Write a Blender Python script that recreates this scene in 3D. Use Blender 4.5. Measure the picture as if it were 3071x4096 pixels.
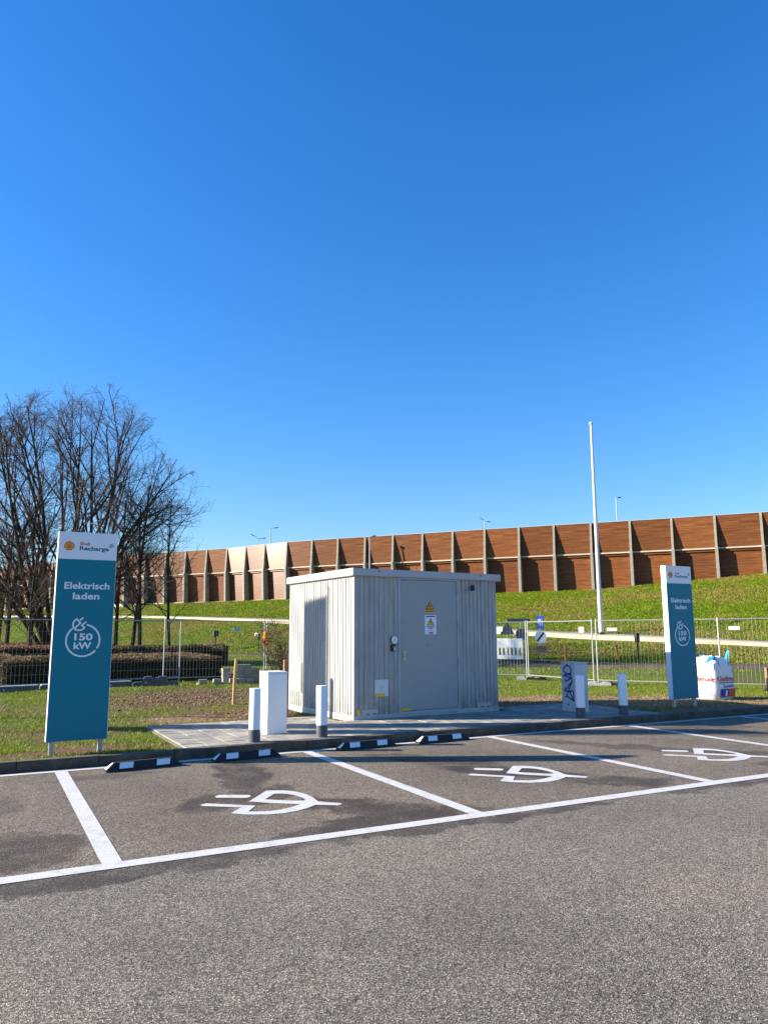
import bpy, bmesh, math, random
import numpy as np
from mathutils import Vector, Matrix
from mathutils.geometry import tessellate_polygon

for o in list(bpy.data.objects):
    bpy.data.objects.remove(o, do_unlink=True)
scene = bpy.context.scene
C = scene.collection
R = math.radians

# ------------------------------------------------------------------ camera
PITCH, ROLL, CAMH = 0.1593, -0.0037, 1.6
F = Vector((0, math.cos(PITCH), math.sin(PITCH)))
U = Vector((0, -math.sin(PITCH), math.cos(PITCH)))
X = Vector((1, 0, 0))
X2 = X * math.cos(ROLL) + U * math.sin(ROLL)
U2 = U * math.cos(ROLL) - X * math.sin(ROLL)
cam = bpy.data.cameras.new('camera')
cam.sensor_fit = 'VERTICAL'
cam.sensor_height = 36.0
cam.lens = 26.46
cam.clip_end = 3000
camo = bpy.data.objects.new('camera', cam)
C.objects.link(camo)
camo.matrix_world = Matrix(((X2.x, U2.x, -F.x, 0), (X2.y, U2.y, -F.y, 0), (X2.z, U2.z, -F.z, CAMH), (0, 0, 0, 1)))
scene.camera = camo

# ------------------------------------------------------------------ sky, sun, exposure
SUN_EL, SUN_AZ = 23.0, 1.0            # light travels along +x, slightly away from the camera
w = bpy.data.worlds.new('World')
scene.world = w
w.use_nodes = True
nt = w.node_tree
nt.nodes.clear()
sky = nt.nodes.new('ShaderNodeTexSky')
sky.sky_type = 'NISHITA'
sky.sun_disc = False
sky.sun_elevation = R(SUN_EL)
sky.sun_rotation = R(270 - SUN_AZ)
sky.altitude = 0
sky.air_density = 1.4
sky.dust_density = 0.2
sky.ozone_density = 6.0
hs = nt.nodes.new('ShaderNodeHueSaturation')
hs.inputs['Saturation'].default_value = 1.22
bg = nt.nodes.new('ShaderNodeBackground')
bg.inputs['Strength'].default_value = 0.084
wo = nt.nodes.new('ShaderNodeOutputWorld')
nt.links.new(sky.outputs[0], hs.inputs['Color'])
tint = nt.nodes.new('ShaderNodeMix')
tint.data_type = 'RGBA'; tint.blend_type = 'MULTIPLY'; tint.inputs[0].default_value = 1.0
tint.inputs[7].default_value = (0.76, 0.81, 1.0, 1)
nt.links.new(hs.outputs[0], tint.inputs[6])
nt.links.new(tint.outputs[2], bg.inputs['Color'])
nt.links.new(bg.outputs[0], wo.inputs[0])

sl = bpy.data.lights.new('sun', 'SUN')
sl.energy = 5.0
sl.angle = R(0.53)
sl.color = (1.0, 0.915, 0.77)
so = bpy.data.objects.new('sun', sl)
C.objects.link(so)
LD = Vector((math.cos(R(SUN_EL)) * math.cos(R(SUN_AZ)), math.cos(R(SUN_EL)) * math.sin(R(SUN_AZ)), -math.sin(R(SUN_EL))))
so.rotation_euler = LD.to_track_quat('-Z', 'Y').to_euler()
so.location = (-60, 0, 40)

scene.view_settings.view_transform = 'Standard'
scene.view_settings.look = 'None'
scene.view_settings.gamma = 1.0
scene.view_settings.exposure = 1.52
scene.view_settings.use_curve_mapping = False
scene.render.resolution_x, scene.render.resolution_y = 767, 1024

# ------------------------------------------------------------------ frames and helpers
TH = 0.4829                            # kerb direction
E_ = (math.cos(TH), math.sin(TH))
N_ = (-math.sin(TH), math.cos(TH))
def uv(u, v, z=0.0):
    return (u * E_[0] + v * N_[0], u * E_[1] + v * N_[1], z)
def touv(x, y):
    return x * E_[0] + y * E_[1], x * N_[0] + y * N_[1]

def tag(o, label=None, cat=None, group=None, kind=None):
    if label: o['label'] = label
    if cat: o['category'] = cat
    if group: o['group'] = group
    if kind: o['kind'] = kind
    return o

def empty(name, loc=(0, 0, 0), rz=0.0):
    o = bpy.data.objects.new(name, None)
    o.empty_display_size = 0.2
    C.objects.link(o)
    o.location = loc
    o.rotation_euler = (0, 0, rz)
    return o

def link_mesh(name, me, parent=None, loc=None, rz=None):
    o = bpy.data.objects.new(name, me)
    C.objects.link(o)
    if parent: o.parent = parent
    if loc is not None: o.location = loc
    if rz is not None: o.rotation_euler = (0, 0, rz)
    return o

def copy_tree(o, parent=None):
    c = o.copy()
    C.objects.link(c)
    c.parent = parent
    for ch in list(o.children):
        copy_tree(ch, c)
    return c

class MB:
    def __init__(s):
        s.v, s.f = [], []
    def add(s, vs, fs):
        b = len(s.v)
        s.v += [tuple(p) for p in vs]
        s.f += [tuple(b + i for i in q) for q in fs]
        return s
    def box(s, x0, x1, y0, y1, z0, z1, bev=0.0):
        if bev > 0:
            return s.bbox(x0, x1, y0, y1, z0, z1, bev)
        return s.add([(x0, y0, z0), (x1, y0, z0), (x1, y1, z0), (x0, y1, z0), (x0, y0, z1), (x1, y0, z1), (x1, y1, z1), (x0, y1, z1)],
                     [(3, 2, 1, 0), (4, 5, 6, 7), (0, 1, 5, 4), (1, 2, 6, 5), (2, 3, 7, 6), (3, 0, 4, 7)])
    def bbox(s, x0, x1, y0, y1, z0, z1, b):
        # box with chamfered edges
        bm = bmesh.new()
        vs = [bm.verts.new(p) for p in [(x0, y0, z0), (x1, y0, z0), (x1, y1, z0), (x0, y1, z0), (x0, y0, z1), (x1, y0, z1), (x1, y1, z1), (x0, y1, z1)]]
        for q in [(3, 2, 1, 0), (4, 5, 6, 7), (0, 1, 5, 4), (1, 2, 6, 5), (2, 3, 7, 6), (3, 0, 4, 7)]:
            bm.faces.new([vs[i] for i in q])
        bmesh.ops.bevel(bm, geom=list(bm.edges), offset=b, segments=1, affect='EDGES')
        bm.verts.index_update()
        s.add([v.co[:] for v in bm.verts], [[v.index for v in f.verts] for f in bm.faces])
        bm.free()
        return s
    def prism(s, poly, y0, y1, ax='y'):
        # polygon in (a,b) extruded along the third axis
        n = len(poly)
        def P(a, b, c):
            return {'y': (a, c, b), 'x': (c, a, b), 'z': (a, b, c)}[ax]
        vs = [P(a, b, y0) for a, b in poly] + [P(a, b, y1) for a, b in poly]
        fs = [tuple((i, (i + 1) % n, n + (i + 1) % n, n + i)) for i in range(n)]
        tri = tessellate_polygon([[Vector((a, b, 0)) for a, b in poly]])
        for t in tri:
            fs.append(tuple(reversed(t)))
            fs.append(tuple(n + i for i in t))
        return s.add(vs, fs)
    def tube(s, p0, p1, r0, r1=None, n=10, caps=True):
        r1 = r0 if r1 is None else r1
        p0, p1 = Vector(p0), Vector(p1)
        d = (p1 - p0)
        if d.length < 1e-6: return s
        d.normalize()
        a = d.orthogonal().normalized()
        b = d.cross(a)
        vs = []
        for p, r in ((p0, r0), (p1, r1)):
            for i in range(n):
                t = 2 * math.pi * i / n
                vs.append(p + (a * math.cos(t) + b * math.sin(t)) * r)
        fs = [(i, (i + 1) % n, n + (i + 1) % n, n + i) for i in range(n)]
        if caps:
            fs += [tuple(range(n - 1, -1, -1)), tuple(range(n, 2 * n))]
        return s.add(vs, fs)
    def path(s, pts, r, n=6):
        # tube along a polyline
        k = len(pts)
        pts = [Vector(p) for p in pts]
        rr = r if isinstance(r, (list, tuple)) else [r] * k
        vs, ref = [], None
        for i, p in enumerate(pts):
            d = (pts[min(i + 1, k - 1)] - pts[max(i - 1, 0)]).normalized()
            if ref is None: ref = d.orthogonal().normalized()
            a = (ref - d * ref.dot(d))
            a = a.normalized() if a.length > 1e-6 else d.orthogonal().normalized()
            ref = a
            b = d.cross(a)
            for j in range(n):
                t = 2 * math.pi * j / n
                vs.append(p + (a * math.cos(t) + b * math.sin(t)) * rr[i])
        fs = []
        for i in range(k - 1):
            for j in range(n):
                fs.append((i * n + j, i * n + (j + 1) % n, (i + 1) * n + (j + 1) % n, (i + 1) * n + j))
        fs += [tuple(range(n - 1, -1, -1)), tuple(range((k - 1) * n, k * n))]
        return s.add(vs, fs)
    def lathe(s, prof, n=20, c=(0, 0, 0)):
        vs = []
        for r, z in prof:
            for i in range(n):
                t = 2 * math.pi * i / n
                vs.append((c[0] + r * math.cos(t), c[1] + r * math.sin(t), c[2] + z))
        fs = []
        for k in range(len(prof) - 1):
            for i in range(n):
                fs.append((k * n + i, k * n + (i + 1) % n, (k + 1) * n + (i + 1) % n, (k + 1) * n + i))
        fs += [tuple(range(n - 1, -1, -1)), tuple(range((len(prof) - 1) * n, len(prof) * n))]
        return s.add(vs, fs)
    def ribbon(s, pts, wd, y=0.0, th=0.0015, close=False):
        # flat stroke in the x/z plane facing -y
        k = len(pts)
        L = []
        for i, (a, b) in enumerate(pts):
            if close:
                p0, p1 = pts[(i - 1) % k], pts[(i + 1) % k]
            else:
                p0, p1 = pts[max(i - 1, 0)], pts[min(i + 1, k - 1)]
            d1 = Vector((a - p0[0], b - p0[1])); d2 = Vector((p1[0] - a, p1[1] - b))
            d1 = d1.normalized() if d1.length > 1e-9 else d2.normalized()
            d2 = d2.normalized() if d2.length > 1e-9 else d1
            m = (d1 + d2)
            m = m.normalized() if m.length > 1e-6 else d1
            nrm = Vector((-m.y, m.x))
            k2 = max(0.35, nrm.dot(Vector((-d1.y, d1.x))))
            h = wd / 2 / k2
            L.append(((a + nrm.x * h, b + nrm.y * h), (a - nrm.x * h, b - nrm.y * h)))
        vs, fs = [], []
        for l, r in L:
            vs += [(l[0], y - th, l[1]), (r[0], y - th, r[1]), (l[0], y, l[1]), (r[0], y, r[1])]
        rng = range(k) if close else range(k - 1)
        for i in rng:
            a, b = 4 * i, 4 * ((i + 1) % k)
            fs += [(a, a + 1, b + 1, b), (a + 2, a, b, b + 2), (a + 1, a + 3, b + 3, b + 1)]
        if not close:
            fs += [(0, 2, 3, 1), (4 * k - 4, 4 * k - 3, 4 * k - 1, 4 * k - 2)]
        return s.add(vs, fs)
    def xf(s, M):
        s.v = [tuple(M @ Vector(p)) for p in s.v]
        return s
    def mesh(s, name, mat, smooth=False, fix=True):
        me = bpy.data.meshes.new(name)
        me.from_pydata(s.v, [], s.f)
        if mat: me.materials.append(M[mat] if isinstance(mat, str) else mat)
        if fix:
            bm = bmesh.new(); bm.from_mesh(me)
            bmesh.ops.recalc_face_normals(bm, faces=bm.faces)
            bm.to_mesh(me); bm.free()
        if smooth:
            me.polygons.foreach_set('use_smooth', [True] * len(me.polygons))
            try: me.set_sharp_from_angle(angle=R(35))
            except Exception: pass
        me.update()
        return me
    def build(s, name, mat, parent=None, smooth=False, loc=None, rz=None, fix=True):
        return link_mesh(name, s.mesh(name, mat, smooth, fix), parent, loc, rz)

# value noise for terrain masks
_rs = np.random.RandomState(5)
_tab = _rs.rand(256, 256)
def vnoise(x, y, sc=1.0, off=0.0):
    x = np.asarray(x, float) * sc + 37.2 + off; y = np.asarray(y, float) * sc + 91.7 + off * 1.7
    xi = np.floor(x).astype(int); yi = np.floor(y).astype(int)
    fx = x - xi; fy = y - yi
    fx = fx * fx * (3 - 2 * fx); fy = fy * fy * (3 - 2 * fy)
    g = lambda a, b: _tab[a % 256, b % 256]
    return (g(xi, yi) * (1 - fx) + g(xi + 1, yi) * fx) * (1 - fy) + (g(xi, yi + 1) * (1 - fx) + g(xi + 1, yi + 1) * fx) * fy
def fbm(x, y, sc=1.0, oc=4, off=0.0):
    s, a, t = 0, 1.0, 0
    for i in range(oc):
        s = s + a * vnoise(x, y, sc * 2 ** i, off + i * 13.1); t += a; a *= 0.5
    return s / t
def sstep(a, b, x):
    t = np.clip((np.asarray(x, float) - a) / (b - a), 0, 1)
    return t * t * (3 - 2 * t)

# ------------------------------------------------------------------ materials
M = {}
def new_mat(name):
    m = bpy.data.materials.new(name)
    m.use_nodes = True
    M[name] = m
    n = m.node_tree
    n.nodes.clear()
    out = n.nodes.new('ShaderNodeOutputMaterial')
    b = n.nodes.new('ShaderNodeBsdfPrincipled')
    n.links.new(b.outputs[0], out.inputs[0])
    return m, n, b
def tex_noise(n, vec, scale, detail=4, rough=0.55):
    t = n.nodes.new('ShaderNodeTexNoise')
    t.inputs['Scale'].default_value = scale
    t.inputs['Detail'].default_value = detail
    t.inputs['Roughness'].default_value = rough
    if vec: n.links.new(vec, t.inputs['Vector'])
    return t.outputs['Fac']
def ramp(n, fac, stops):
    r = n.nodes.new('ShaderNodeValToRGB')
    el = r.color_ramp.elements
    while len(el) < len(stops): el.new(0.5)
    for e, (p, c) in zip(el, stops):
        e.position = p
        e.color = (*c, 1) if len(c) == 3 else c
    n.links.new(fac, r.inputs[0])
    return r.outputs[0]
def math_n(n, op, a, b=None, clamp=False):
    m = n.nodes.new('ShaderNodeMath'); m.operation = op; m.use_clamp = clamp
    for i, x in enumerate((a, b)):
        if x is None: continue
        if isinstance(x, (int, float)): m.inputs[i].default_value = x
        else: n.links.new(x, m.inputs[i])
    return m.outputs[0]
def mixc(n, fac, a, b, mode='MIX'):
    m = n.nodes.new('ShaderNodeMix'); m.data_type = 'RGBA'; m.blend_type = mode
    for s, x in ((m.inputs[0], fac), (m.inputs[6], a), (m.inputs[7], b)):
        if isinstance(x, (int, float)): s.default_value = x
        elif isinstance(x, tuple): s.default_value = (*x, 1)
        else: n.links.new(x, s)
    return m.outputs[2]
def coords(n, kind='Object', scale=None):
    t = n.nodes.new('ShaderNodeTexCoord')
    o = t.outputs[kind]
    if scale:
        mp = n.nodes.new('ShaderNodeMapping')
        mp.inputs['Scale'].default_value = scale
        n.links.new(o, mp.inputs[0]); o = mp.outputs[0]
    return o
def bump(n, b, h, strength=0.3, dist=0.01):
    bp = n.nodes.new('ShaderNodeBump')
    bp.inputs['Strength'].default_value = strength
    bp.inputs['Distance'].default_value = dist
    n.links.new(h, bp.inputs['Height'])
    n.links.new(bp.outputs[0], b.inputs['Normal'])
def simple(name, col, rough=0.6, var=0.12, scale=6.0, metal=0.0, bmp=0.0, bscale=60, spec=0.5, bd=0.004):
    m, n, b = new_mat(name)
    co = coords(n)
    f = tex_noise(n, co, scale, 5, 0.6)
    d = tuple(max(0, c * (1 - var)) for c in col); u = tuple(min(1, c * (1 + var)) for c in col)
    n.links.new(ramp(n, f, [(0.3, d), (0.7, u)]), b.inputs['Base Color'])
    b.inputs['Roughness'].default_value = rough
    b.inputs['Metallic'].default_value = metal
    b.inputs['Specular IOR Level'].default_value = spec
    if bmp: bump(n, b, tex_noise(n, co, bscale, 4), bmp, bd)
    return m

simple('white_paint', (0.80, 0.80, 0.80), 0.35, 0.03, 3)
simple('bollard_white', (0.82, 0.82, 0.83), 0.4, 0.03, 3)
simple('bollard_grey', (0.075, 0.08, 0.09), 0.5, 0.1, 8)
simple('cabinet_paint', (0.76, 0.76, 0.76), 0.42, 0.04, 2.5, bmp=0.05, bscale=90)
simple('cabinet_paint_old', (0.56, 0.55, 0.54), 0.5, 0.06, 2.5, bmp=0.05, bscale=90)
simple('teal', (0.002, 0.190, 0.250), 0.45, 0.03, 1.5, spec=0.25)
simple('sign_white', (0.80, 0.80, 0.81), 0.38, 0.02, 2)
simple('red', (0.62, 0.03, 0.02), 0.45, 0.05)
simple('logo_red', (0.70, 0.035, 0.02), 0.4, 0.03)
simple('logo_yellow', (0.85, 0.46, 0.01), 0.4, 0.03)
simple('logo_teal', (0.004, 0.12, 0.20), 0.4, 0.03)
simple('yellow', (0.75, 0.50, 0.01), 0.5, 0.05)
simple('sign_orange', (0.80, 0.36, 0.02), 0.45, 0.05)
simple('sign_yellow', (0.80, 0.65, 0.02), 0.45, 0.05)
simple('black', (0.012, 0.012, 0.013), 0.5, 0.1)
simple('rubber', (0.014, 0.013, 0.013), 0.75, 0.25, 20, bmp=0.5, bscale=160, bd=0.003)
simple('reflector_white', (0.78, 0.78, 0.80), 0.3, 0.05, 30)
simple('blue', (0.01, 0.13, 0.60), 0.4, 0.05)
simple('print_blue', (0.02, 0.05, 0.28), 0.6, 0.08)
simple('print_red', (0.60, 0.08, 0.04), 0.6, 0.08)
simple('print_grey', (0.25, 0.27, 0.30), 0.7, 0.1)
simple('strap_blue', (0.03, 0.32, 0.75), 0.55, 0.1, 30)
simple('graffiti', (0.025, 0.015, 0.20), 0.35, 0.05)
simple('steel', (0.42, 0.43, 0.45), 0.38, 0.08, 10, metal=0.9)
simple('galvanised', (0.40, 0.40, 0.40), 0.45, 0.12, 25, metal=0.55)
simple('wire', (0.34, 0.33, 0.30), 0.5, 0.1, 25, metal=0.3)
simple('door_paint', (0.32, 0.32, 0.31), 0.42, 0.025, 2, bmp=0.03, bscale=120)
simple('door_frame', (0.40, 0.42, 0.44), 0.45, 0.04, 4)
simple('hatch_white', (0.66, 0.65, 0.62), 0.6, 0.05)
simple('brass', (0.55, 0.46, 0.30), 0.3, 0.05, metal=0.8)
simple('concrete_light', (0.46, 0.44, 0.40), 0.85, 0.15, 5, bmp=0.3, bscale=50)
simple('concrete_post', (0.27, 0.245, 0.20), 0.85, 0.18, 3, bmp=0.2, bscale=20)
simple('concrete_path', (0.42, 0.34, 0.24), 0.9, 0.12, 0.6)
simple('rail_pale', (0.50, 0.44, 0.34), 0.7, 0.1, 1.0)
simple('foot_concrete', (0.42, 0.40, 0.38), 0.9, 0.2, 12, bmp=0.4)
simple('dark_beam', (0.085, 0.085, 0.09), 0.7, 0.3, 8, bmp=0.3)
simple('beam_top', (0.50, 0.49, 0.47), 0.8, 0.2, 6)
simple('pole_white', (0.62, 0.62, 0.62), 0.4, 0.04, 3)
simple('lamp_grey', (0.40, 0.42, 0.44), 0.5, 0.05, 3)
simple('lamp_dark', (0.12, 0.13, 0.14), 0.5, 0.05, 3)
simple('barrier_white', (0.74, 0.74, 0.72), 0.5, 0.06, 3)
simple('marker_orange', (0.75, 0.22, 0.03), 0.7, 0.15, 8)
simple('bag_white', (0.74, 0.74, 0.73), 0.75, 0.05, 14, bmp=0.25, bscale=9, bd=0.02)
simple('stake_yellow', (0.42, 0.27, 0.10), 0.75, 0.2, 10)
simple('stake_brown', (0.24, 0.13, 0.07), 0.85, 0.25, 12)
simple('amber', (0.75, 0.30, 0.02), 0.25, 0.05)
simple('banner', (0.70, 0.70, 0.68), 0.8, 0.05)
simple('sand', (0.16, 0.14, 0.11), 0.95, 0.2, 20)
simple('plain_ground', (0.11, 0.12, 0.045), 0.95, 0.3, 0.2)
simple('stone_white', (0.62, 0.60, 0.56), 0.85, 0.1)

def paver_mat(name, col):
    m, n, b = new_mat(name)
    oi = n.nodes.new('ShaderNodeObjectInfo')
    co = coords(n)
    rnd = oi.outputs['Random']
    c1 = ramp(n, rnd, [(0, tuple(c * 0.86 for c in col)), (0.5, col), (1, tuple(c * 1.14 for c in col))])
    geo = n.nodes.new('ShaderNodeNewGeometry')
    f = tex_noise(n, geo.outputs['Position'], 3.2, 6, 0.65)
    c2 = mixc(n, ramp(n, f, [(0.46, (0, 0, 0)), (0.68, (0.9, 0.9, 0.9))]), c1, (0.40, 0.35, 0.27))   # sweeping sand
    f2 = tex_noise(n, geo.outputs['Position'], 130, 3, 0.6)
    c3 = mixc(n, 0.35, c2, ramp(n, f2, [(0.3, (0.2, 0.2, 0.2)), (0.7, (0.8, 0.8, 0.8))]), 'OVERLAY')
    n.links.new(c3, b.inputs['Base Color'])
    b.inputs['Roughness'].default_value = 0.9
    bump(n, b, f2, 0.3, 0.003)
paver_mat('paver', (0.20, 0.185, 0.160))
paver_mat('block', (0.33, 0.285, 0.22))

def kerb_mat():
    m, n, b = new_mat('kerb_concrete')
    geo = n.nodes.new('ShaderNodeNewGeometry')
    oi = n.nodes.new('ShaderNodeObjectInfo')
    f = tex_noise(n, geo.outputs['Position'], 5, 6, 0.65)
    f2 = tex_noise(n, geo.outputs['Position'], 150, 3, 0.6)
    c = ramp(n, f, [(0.25, (0.050, 0.037, 0.026)), (0.5, (0.090, 0.068, 0.050)), (0.75, (0.16, 0.125, 0.092))])
    c = mixc(n, 0.5, c, ramp(n, f2, [(0.3, (0.25, 0.25, 0.25)), (0.7, (0.75, 0.75, 0.75))]), 'OVERLAY')
    c = mixc(n, 1.0, c, ramp(n, oi.outputs['Random'], [(0, (0.85, 0.85, 0.85)), (1, (1, 1, 1))]), 'MULTIPLY')
    n.links.new(c, b.inputs['Base Color'])
    b.inputs['Roughness'].default_value = 0.9
    bump(n, b, f2, 0.4, 0.004)
kerb_mat()

def shed_mat():
    m, n, b = new_mat('ribbed_concrete')
    co = coords(n)
    f = tex_noise(n, coords(n, 'Object', (3, 3, 0.7)), 2.2, 6, 0.65)
    f2 = tex_noise(n, coords(n, 'Object', (14, 14, 0.8)), 2.0, 5, 0.6)
    c = ramp(n, f, [(0.25, (0.33, 0.315, 0.29)), (0.5, (0.405, 0.385, 0.355)), (0.8, (0.46, 0.44, 0.405))])
    c = mixc(n, 0.55, c, ramp(n, f2, [(0.32, (0.33, 0.33, 0.33)), (0.6, (0.6, 0.6, 0.6))]), 'OVERLAY')
    sz = n.nodes.new('ShaderNodeSeparateXYZ'); n.links.new(co, sz.inputs[0])
    sp_ = n.nodes.new('ShaderNodeMapRange'); sp_.inputs[1].default_value = 0.50; sp_.inputs[2].default_value = 0.07
    n.links.new(sz.outputs[2], sp_.inputs[0])
    dirt = math_n(n, 'MULTIPLY', sp_.outputs[0], ramp(n, tex_noise(n, co, 7, 6, 0.7), [(0.38, (0, 0, 0)), (0.62, (0.75, 0.75, 0.75))]))
    c = mixc(n, dirt, c, (0.17, 0.14, 0.10))            # mud splashed up from the ground
    st_n = ramp(n, tex_noise(n, coords(n, 'Object', (9, 9, 0.35)), 2.2, 5, 0.6), [(0.60, (0, 0, 0)), (0.72, (0.45, 0.45, 0.45))])
    c = mixc(n, st_n, c, (0.22, 0.20, 0.17))            # rain streaks
    n.links.new(c, b.inputs['Base Color'])
    b.inputs['Roughness'].default_value = 0.85
    bump(n, b, tex_noise(n, co, 90, 4), 0.25, 0.004)
shed_mat()
simple('roof_trim', (0.44, 0.43, 0.41), 0.6, 0.06, 4)

def asphalt_mat():
    m, n, b = new_mat('asphalt')
    co = coords(n)                     # object space = kerb frame (u, v)
    # aggregate
    vo = n.nodes.new('ShaderNodeTexVoronoi')
    vo.inputs['Scale'].default_value = 145
    n.links.new(co, vo.inputs['Vector'])
    sep = n.nodes.new('ShaderNodeSeparateColor')
    n.links.new(vo.outputs['Color'], sep.inputs[0])
    grain = ramp(n, sep.outputs[0], [(0.0, (0.035, 0.030, 0.023)), (0.35, (0.105, 0.091, 0.072)), (0.65, (0.205, 0.18, 0.144)), (0.9, (0.33, 0.292, 0.238)), (1.0, (0.52, 0.465, 0.38))])
    nz = tex_noise(n, co, 260, 2, 0.6)
    grain = mixc(n, 0.45, grain, ramp(n, nz, [(0.3, (0.22, 0.22, 0.22)), (0.7, (0.78, 0.78, 0.78))]), 'OVERLAY')
    tint = ramp(n, sep.outputs[1], [(0.0, (1.06, 0.98, 0.93)), (1.0, (0.95, 1.0, 1.05))])
    grain = mixc(n, 1.0, grain, tint, 'MULTIPLY')
    # broad tone
    br = tex_noise(n, co, 0.45, 6, 0.62)
    tone = ramp(n, br, [(0.28, (0.66, 0.63, 0.61)), (0.5, (0.95, 0.93, 0.91)), (0.74, (1.2, 1.13, 1.05))])
    col = mixc(n, 1.0, grain, tone, 'MULTIPLY')
    md = tex_noise(n, co, 7, 5, 0.65)
    col = mixc(n, 1.0, col, ramp(n, md, [(0.3, (0.86, 0.86, 0.86)), (0.7, (1.1, 1.1, 1.1))]), 'MULTIPLY')
    # the bays carry a browner, darker course than the lane
    sx = n.nodes.new('ShaderNodeSeparateXYZ'); n.links.new(co, sx.inputs[0])
    bay = n.nodes.new('ShaderNodeMapRange'); bay.inputs[1].default_value = 5.80; bay.inputs[2].default_value = 5.84
    n.links.new(sx.outputs[1], bay.inputs[0])
    col = mixc(n, bay.outputs[0], col, mixc(n, 1.0, col, (0.90, 0.85, 0.80), 'MULTIPLY'))
    # damp and oily stains: distorted ellipses in bay coordinates
    wn = n.nodes.new('ShaderNodeTexNoise')
    wn.inputs['Scale'].default_value = 2.3; wn.inputs['Detail'].default_value = 6
    n.links.new(co, wn.inputs['Vector'])
    vm = n.nodes.new('ShaderNodeVectorMath'); vm.operation = 'SUBTRACT'
    n.links.new(wn.outputs['Color'], vm.inputs[0]); vm.inputs[1].default_value = (0.5, 0.5, 0.5)
    vs = n.nodes.new('ShaderNodeVectorMath'); vs.operation = 'SCALE'; vs.inputs['Scale'].default_value = 0.75
    n.links.new(vm.outputs[0], vs.inputs[0])
    va = n.nodes.new('ShaderNodeVectorMath'); va.operation = 'ADD'
    n.links.new(co, va.inputs[0]); n.links.new(vs.outputs[0], va.inputs[1])
    total = None
    for (cu, cv, ru, rv, ang, k) in STAINS:
        mp = n.nodes.new('ShaderNodeMapping'); mp.vector_type = 'TEXTURE'
        mp.inputs['Location'].default_value = (cu, cv, 0)
        mp.inputs['Rotation'].default_value = (0, 0, R(ang))
        mp.inputs['Scale'].default_value = (ru, rv, 1)
        n.links.new(va.outputs[0], mp.inputs[0])
        ln = n.nodes.new('ShaderNodeVectorMath'); ln.operation = 'LENGTH'
        n.links.new(mp.outputs[0], ln.inputs[0])
        mr = n.nodes.new('ShaderNodeMapRange')
        mr.interpolation_type = 'SMOOTHSTEP'
        mr.inputs[1].default_value = 1.1; mr.inputs[2].default_value = 0.82
        mr.inputs[3].default_value = 0.0; mr.inputs[4].default_value = k
        n.links.new(ln.outputs['Value'], mr.inputs[0])
        total = mr.outputs[0] if total is None else math_n(n, 'MAXIMUM', total, mr.outputs[0])
    st = math_n(n, 'MULTIPLY', total, ramp(n, tex_noise(n, co, 3.5, 6, 0.7), [(0.32, (0.35, 0.35, 0.35)), (0.55, (1, 1, 1))]))
    col = mixc(n, st, col, mixc(n, 1.0, col, (0.24, 0.20, 0.175), 'MULTIPLY'))
    # faint pale scuffs
    sc = tex_noise(n, coords(n, 'Object', (1, 2.2, 1)), 1.7, 8, 0.75)
    col = mixc(n, ramp(n, sc, [(0.66, (0, 0, 0)), (0.8, (0.4, 0.4, 0.4))]), col, (0.30, 0.27, 0.24))
    n.links.new(col, b.inputs['Base Color'])
    rg = math_n(n, 'SUBTRACT', 0.84, math_n(n, 'MULTIPLY', st, 0.16))
    n.links.new(rg, b.inputs['Roughness'])
    b.inputs['Specular IOR Level'].default_value = 0.35
    hb = math_n(n, 'ADD', vo.outputs['Distance'], math_n(n, 'MULTIPLY', nz, 0.5))
    bump(n, b, hb, 0.75, 0.006)
# (u, v, half length, half width, angle, strength)
STAINS = [(2.75, 8.75, 0.95, 0.34, 80, 0.85), (2.35, 7.55, 0.75, 0.3, 20, 0.8), (3.25, 6.6, 0.75, 0.35, -50, 0.9), (3.2, 6.05, 1.1, 0.22, 3, 0.9),
          (0.1, 6.5, 0.75, 0.55, 20, 0.8), (-0.3, 8.2, 1.0, 0.7, 60, 0.5), (0.5, 5.62, 1.9, 0.2, 1, 0.85), (3.9, 5.66, 1.6, 0.14, 1, 0.8),
          (5.15, 8.55, 0.9, 0.28, -55, 0.6), (5.55, 7.35, 0.9, 0.30, -48, 0.85), (6.2, 6.35, 0.55, 0.28, -30, 0.8), (7.6, 5.68, 1.5, 0.16, 1, 0.75),
          (7.9, 8.5, 1.0, 0.26, -55, 0.65), (8.9, 7.2, 1.0, 0.26, -45, 0.7), (9.2, 6.25, 0.8, 0.2, 0, 0.7), (10.6, 9.2, 1.2, 0.25, -20, 0.6), (10.9, 8.2, 1.3, 0.3, -35, 0.6),
          (-1.6, 5.6, 1.2, 0.28, 4, 0.75), (1.3, 9.4, 0.7, 0.18, 5, 0.5)]
asphalt_mat()

def road_paint():
    m, n, b = new_mat('road_paint')
    co = coords(n)
    f = tex_noise(n, co, 170, 3, 0.65)
    f2 = tex_noise(n, co, 6, 6, 0.7)
    c = ramp(n, f, [(0.32, (0.15, 0.14, 0.13)), (0.43, (0.44, 0.43, 0.41)), (0.55, (0.57, 0.56, 0.535))])
    c = mixc(n, ramp(n, f2, [(0.50, (0, 0, 0)), (0.75, (0.65, 0.65, 0.65))]), c, (0.26, 0.24, 0.22))
    n.links.new(c, b.inputs['Base Color'])
    b.inputs['Roughness'].default_value = 0.8
    bump(n, b, f, 0.4, 0.004)
road_paint()

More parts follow.
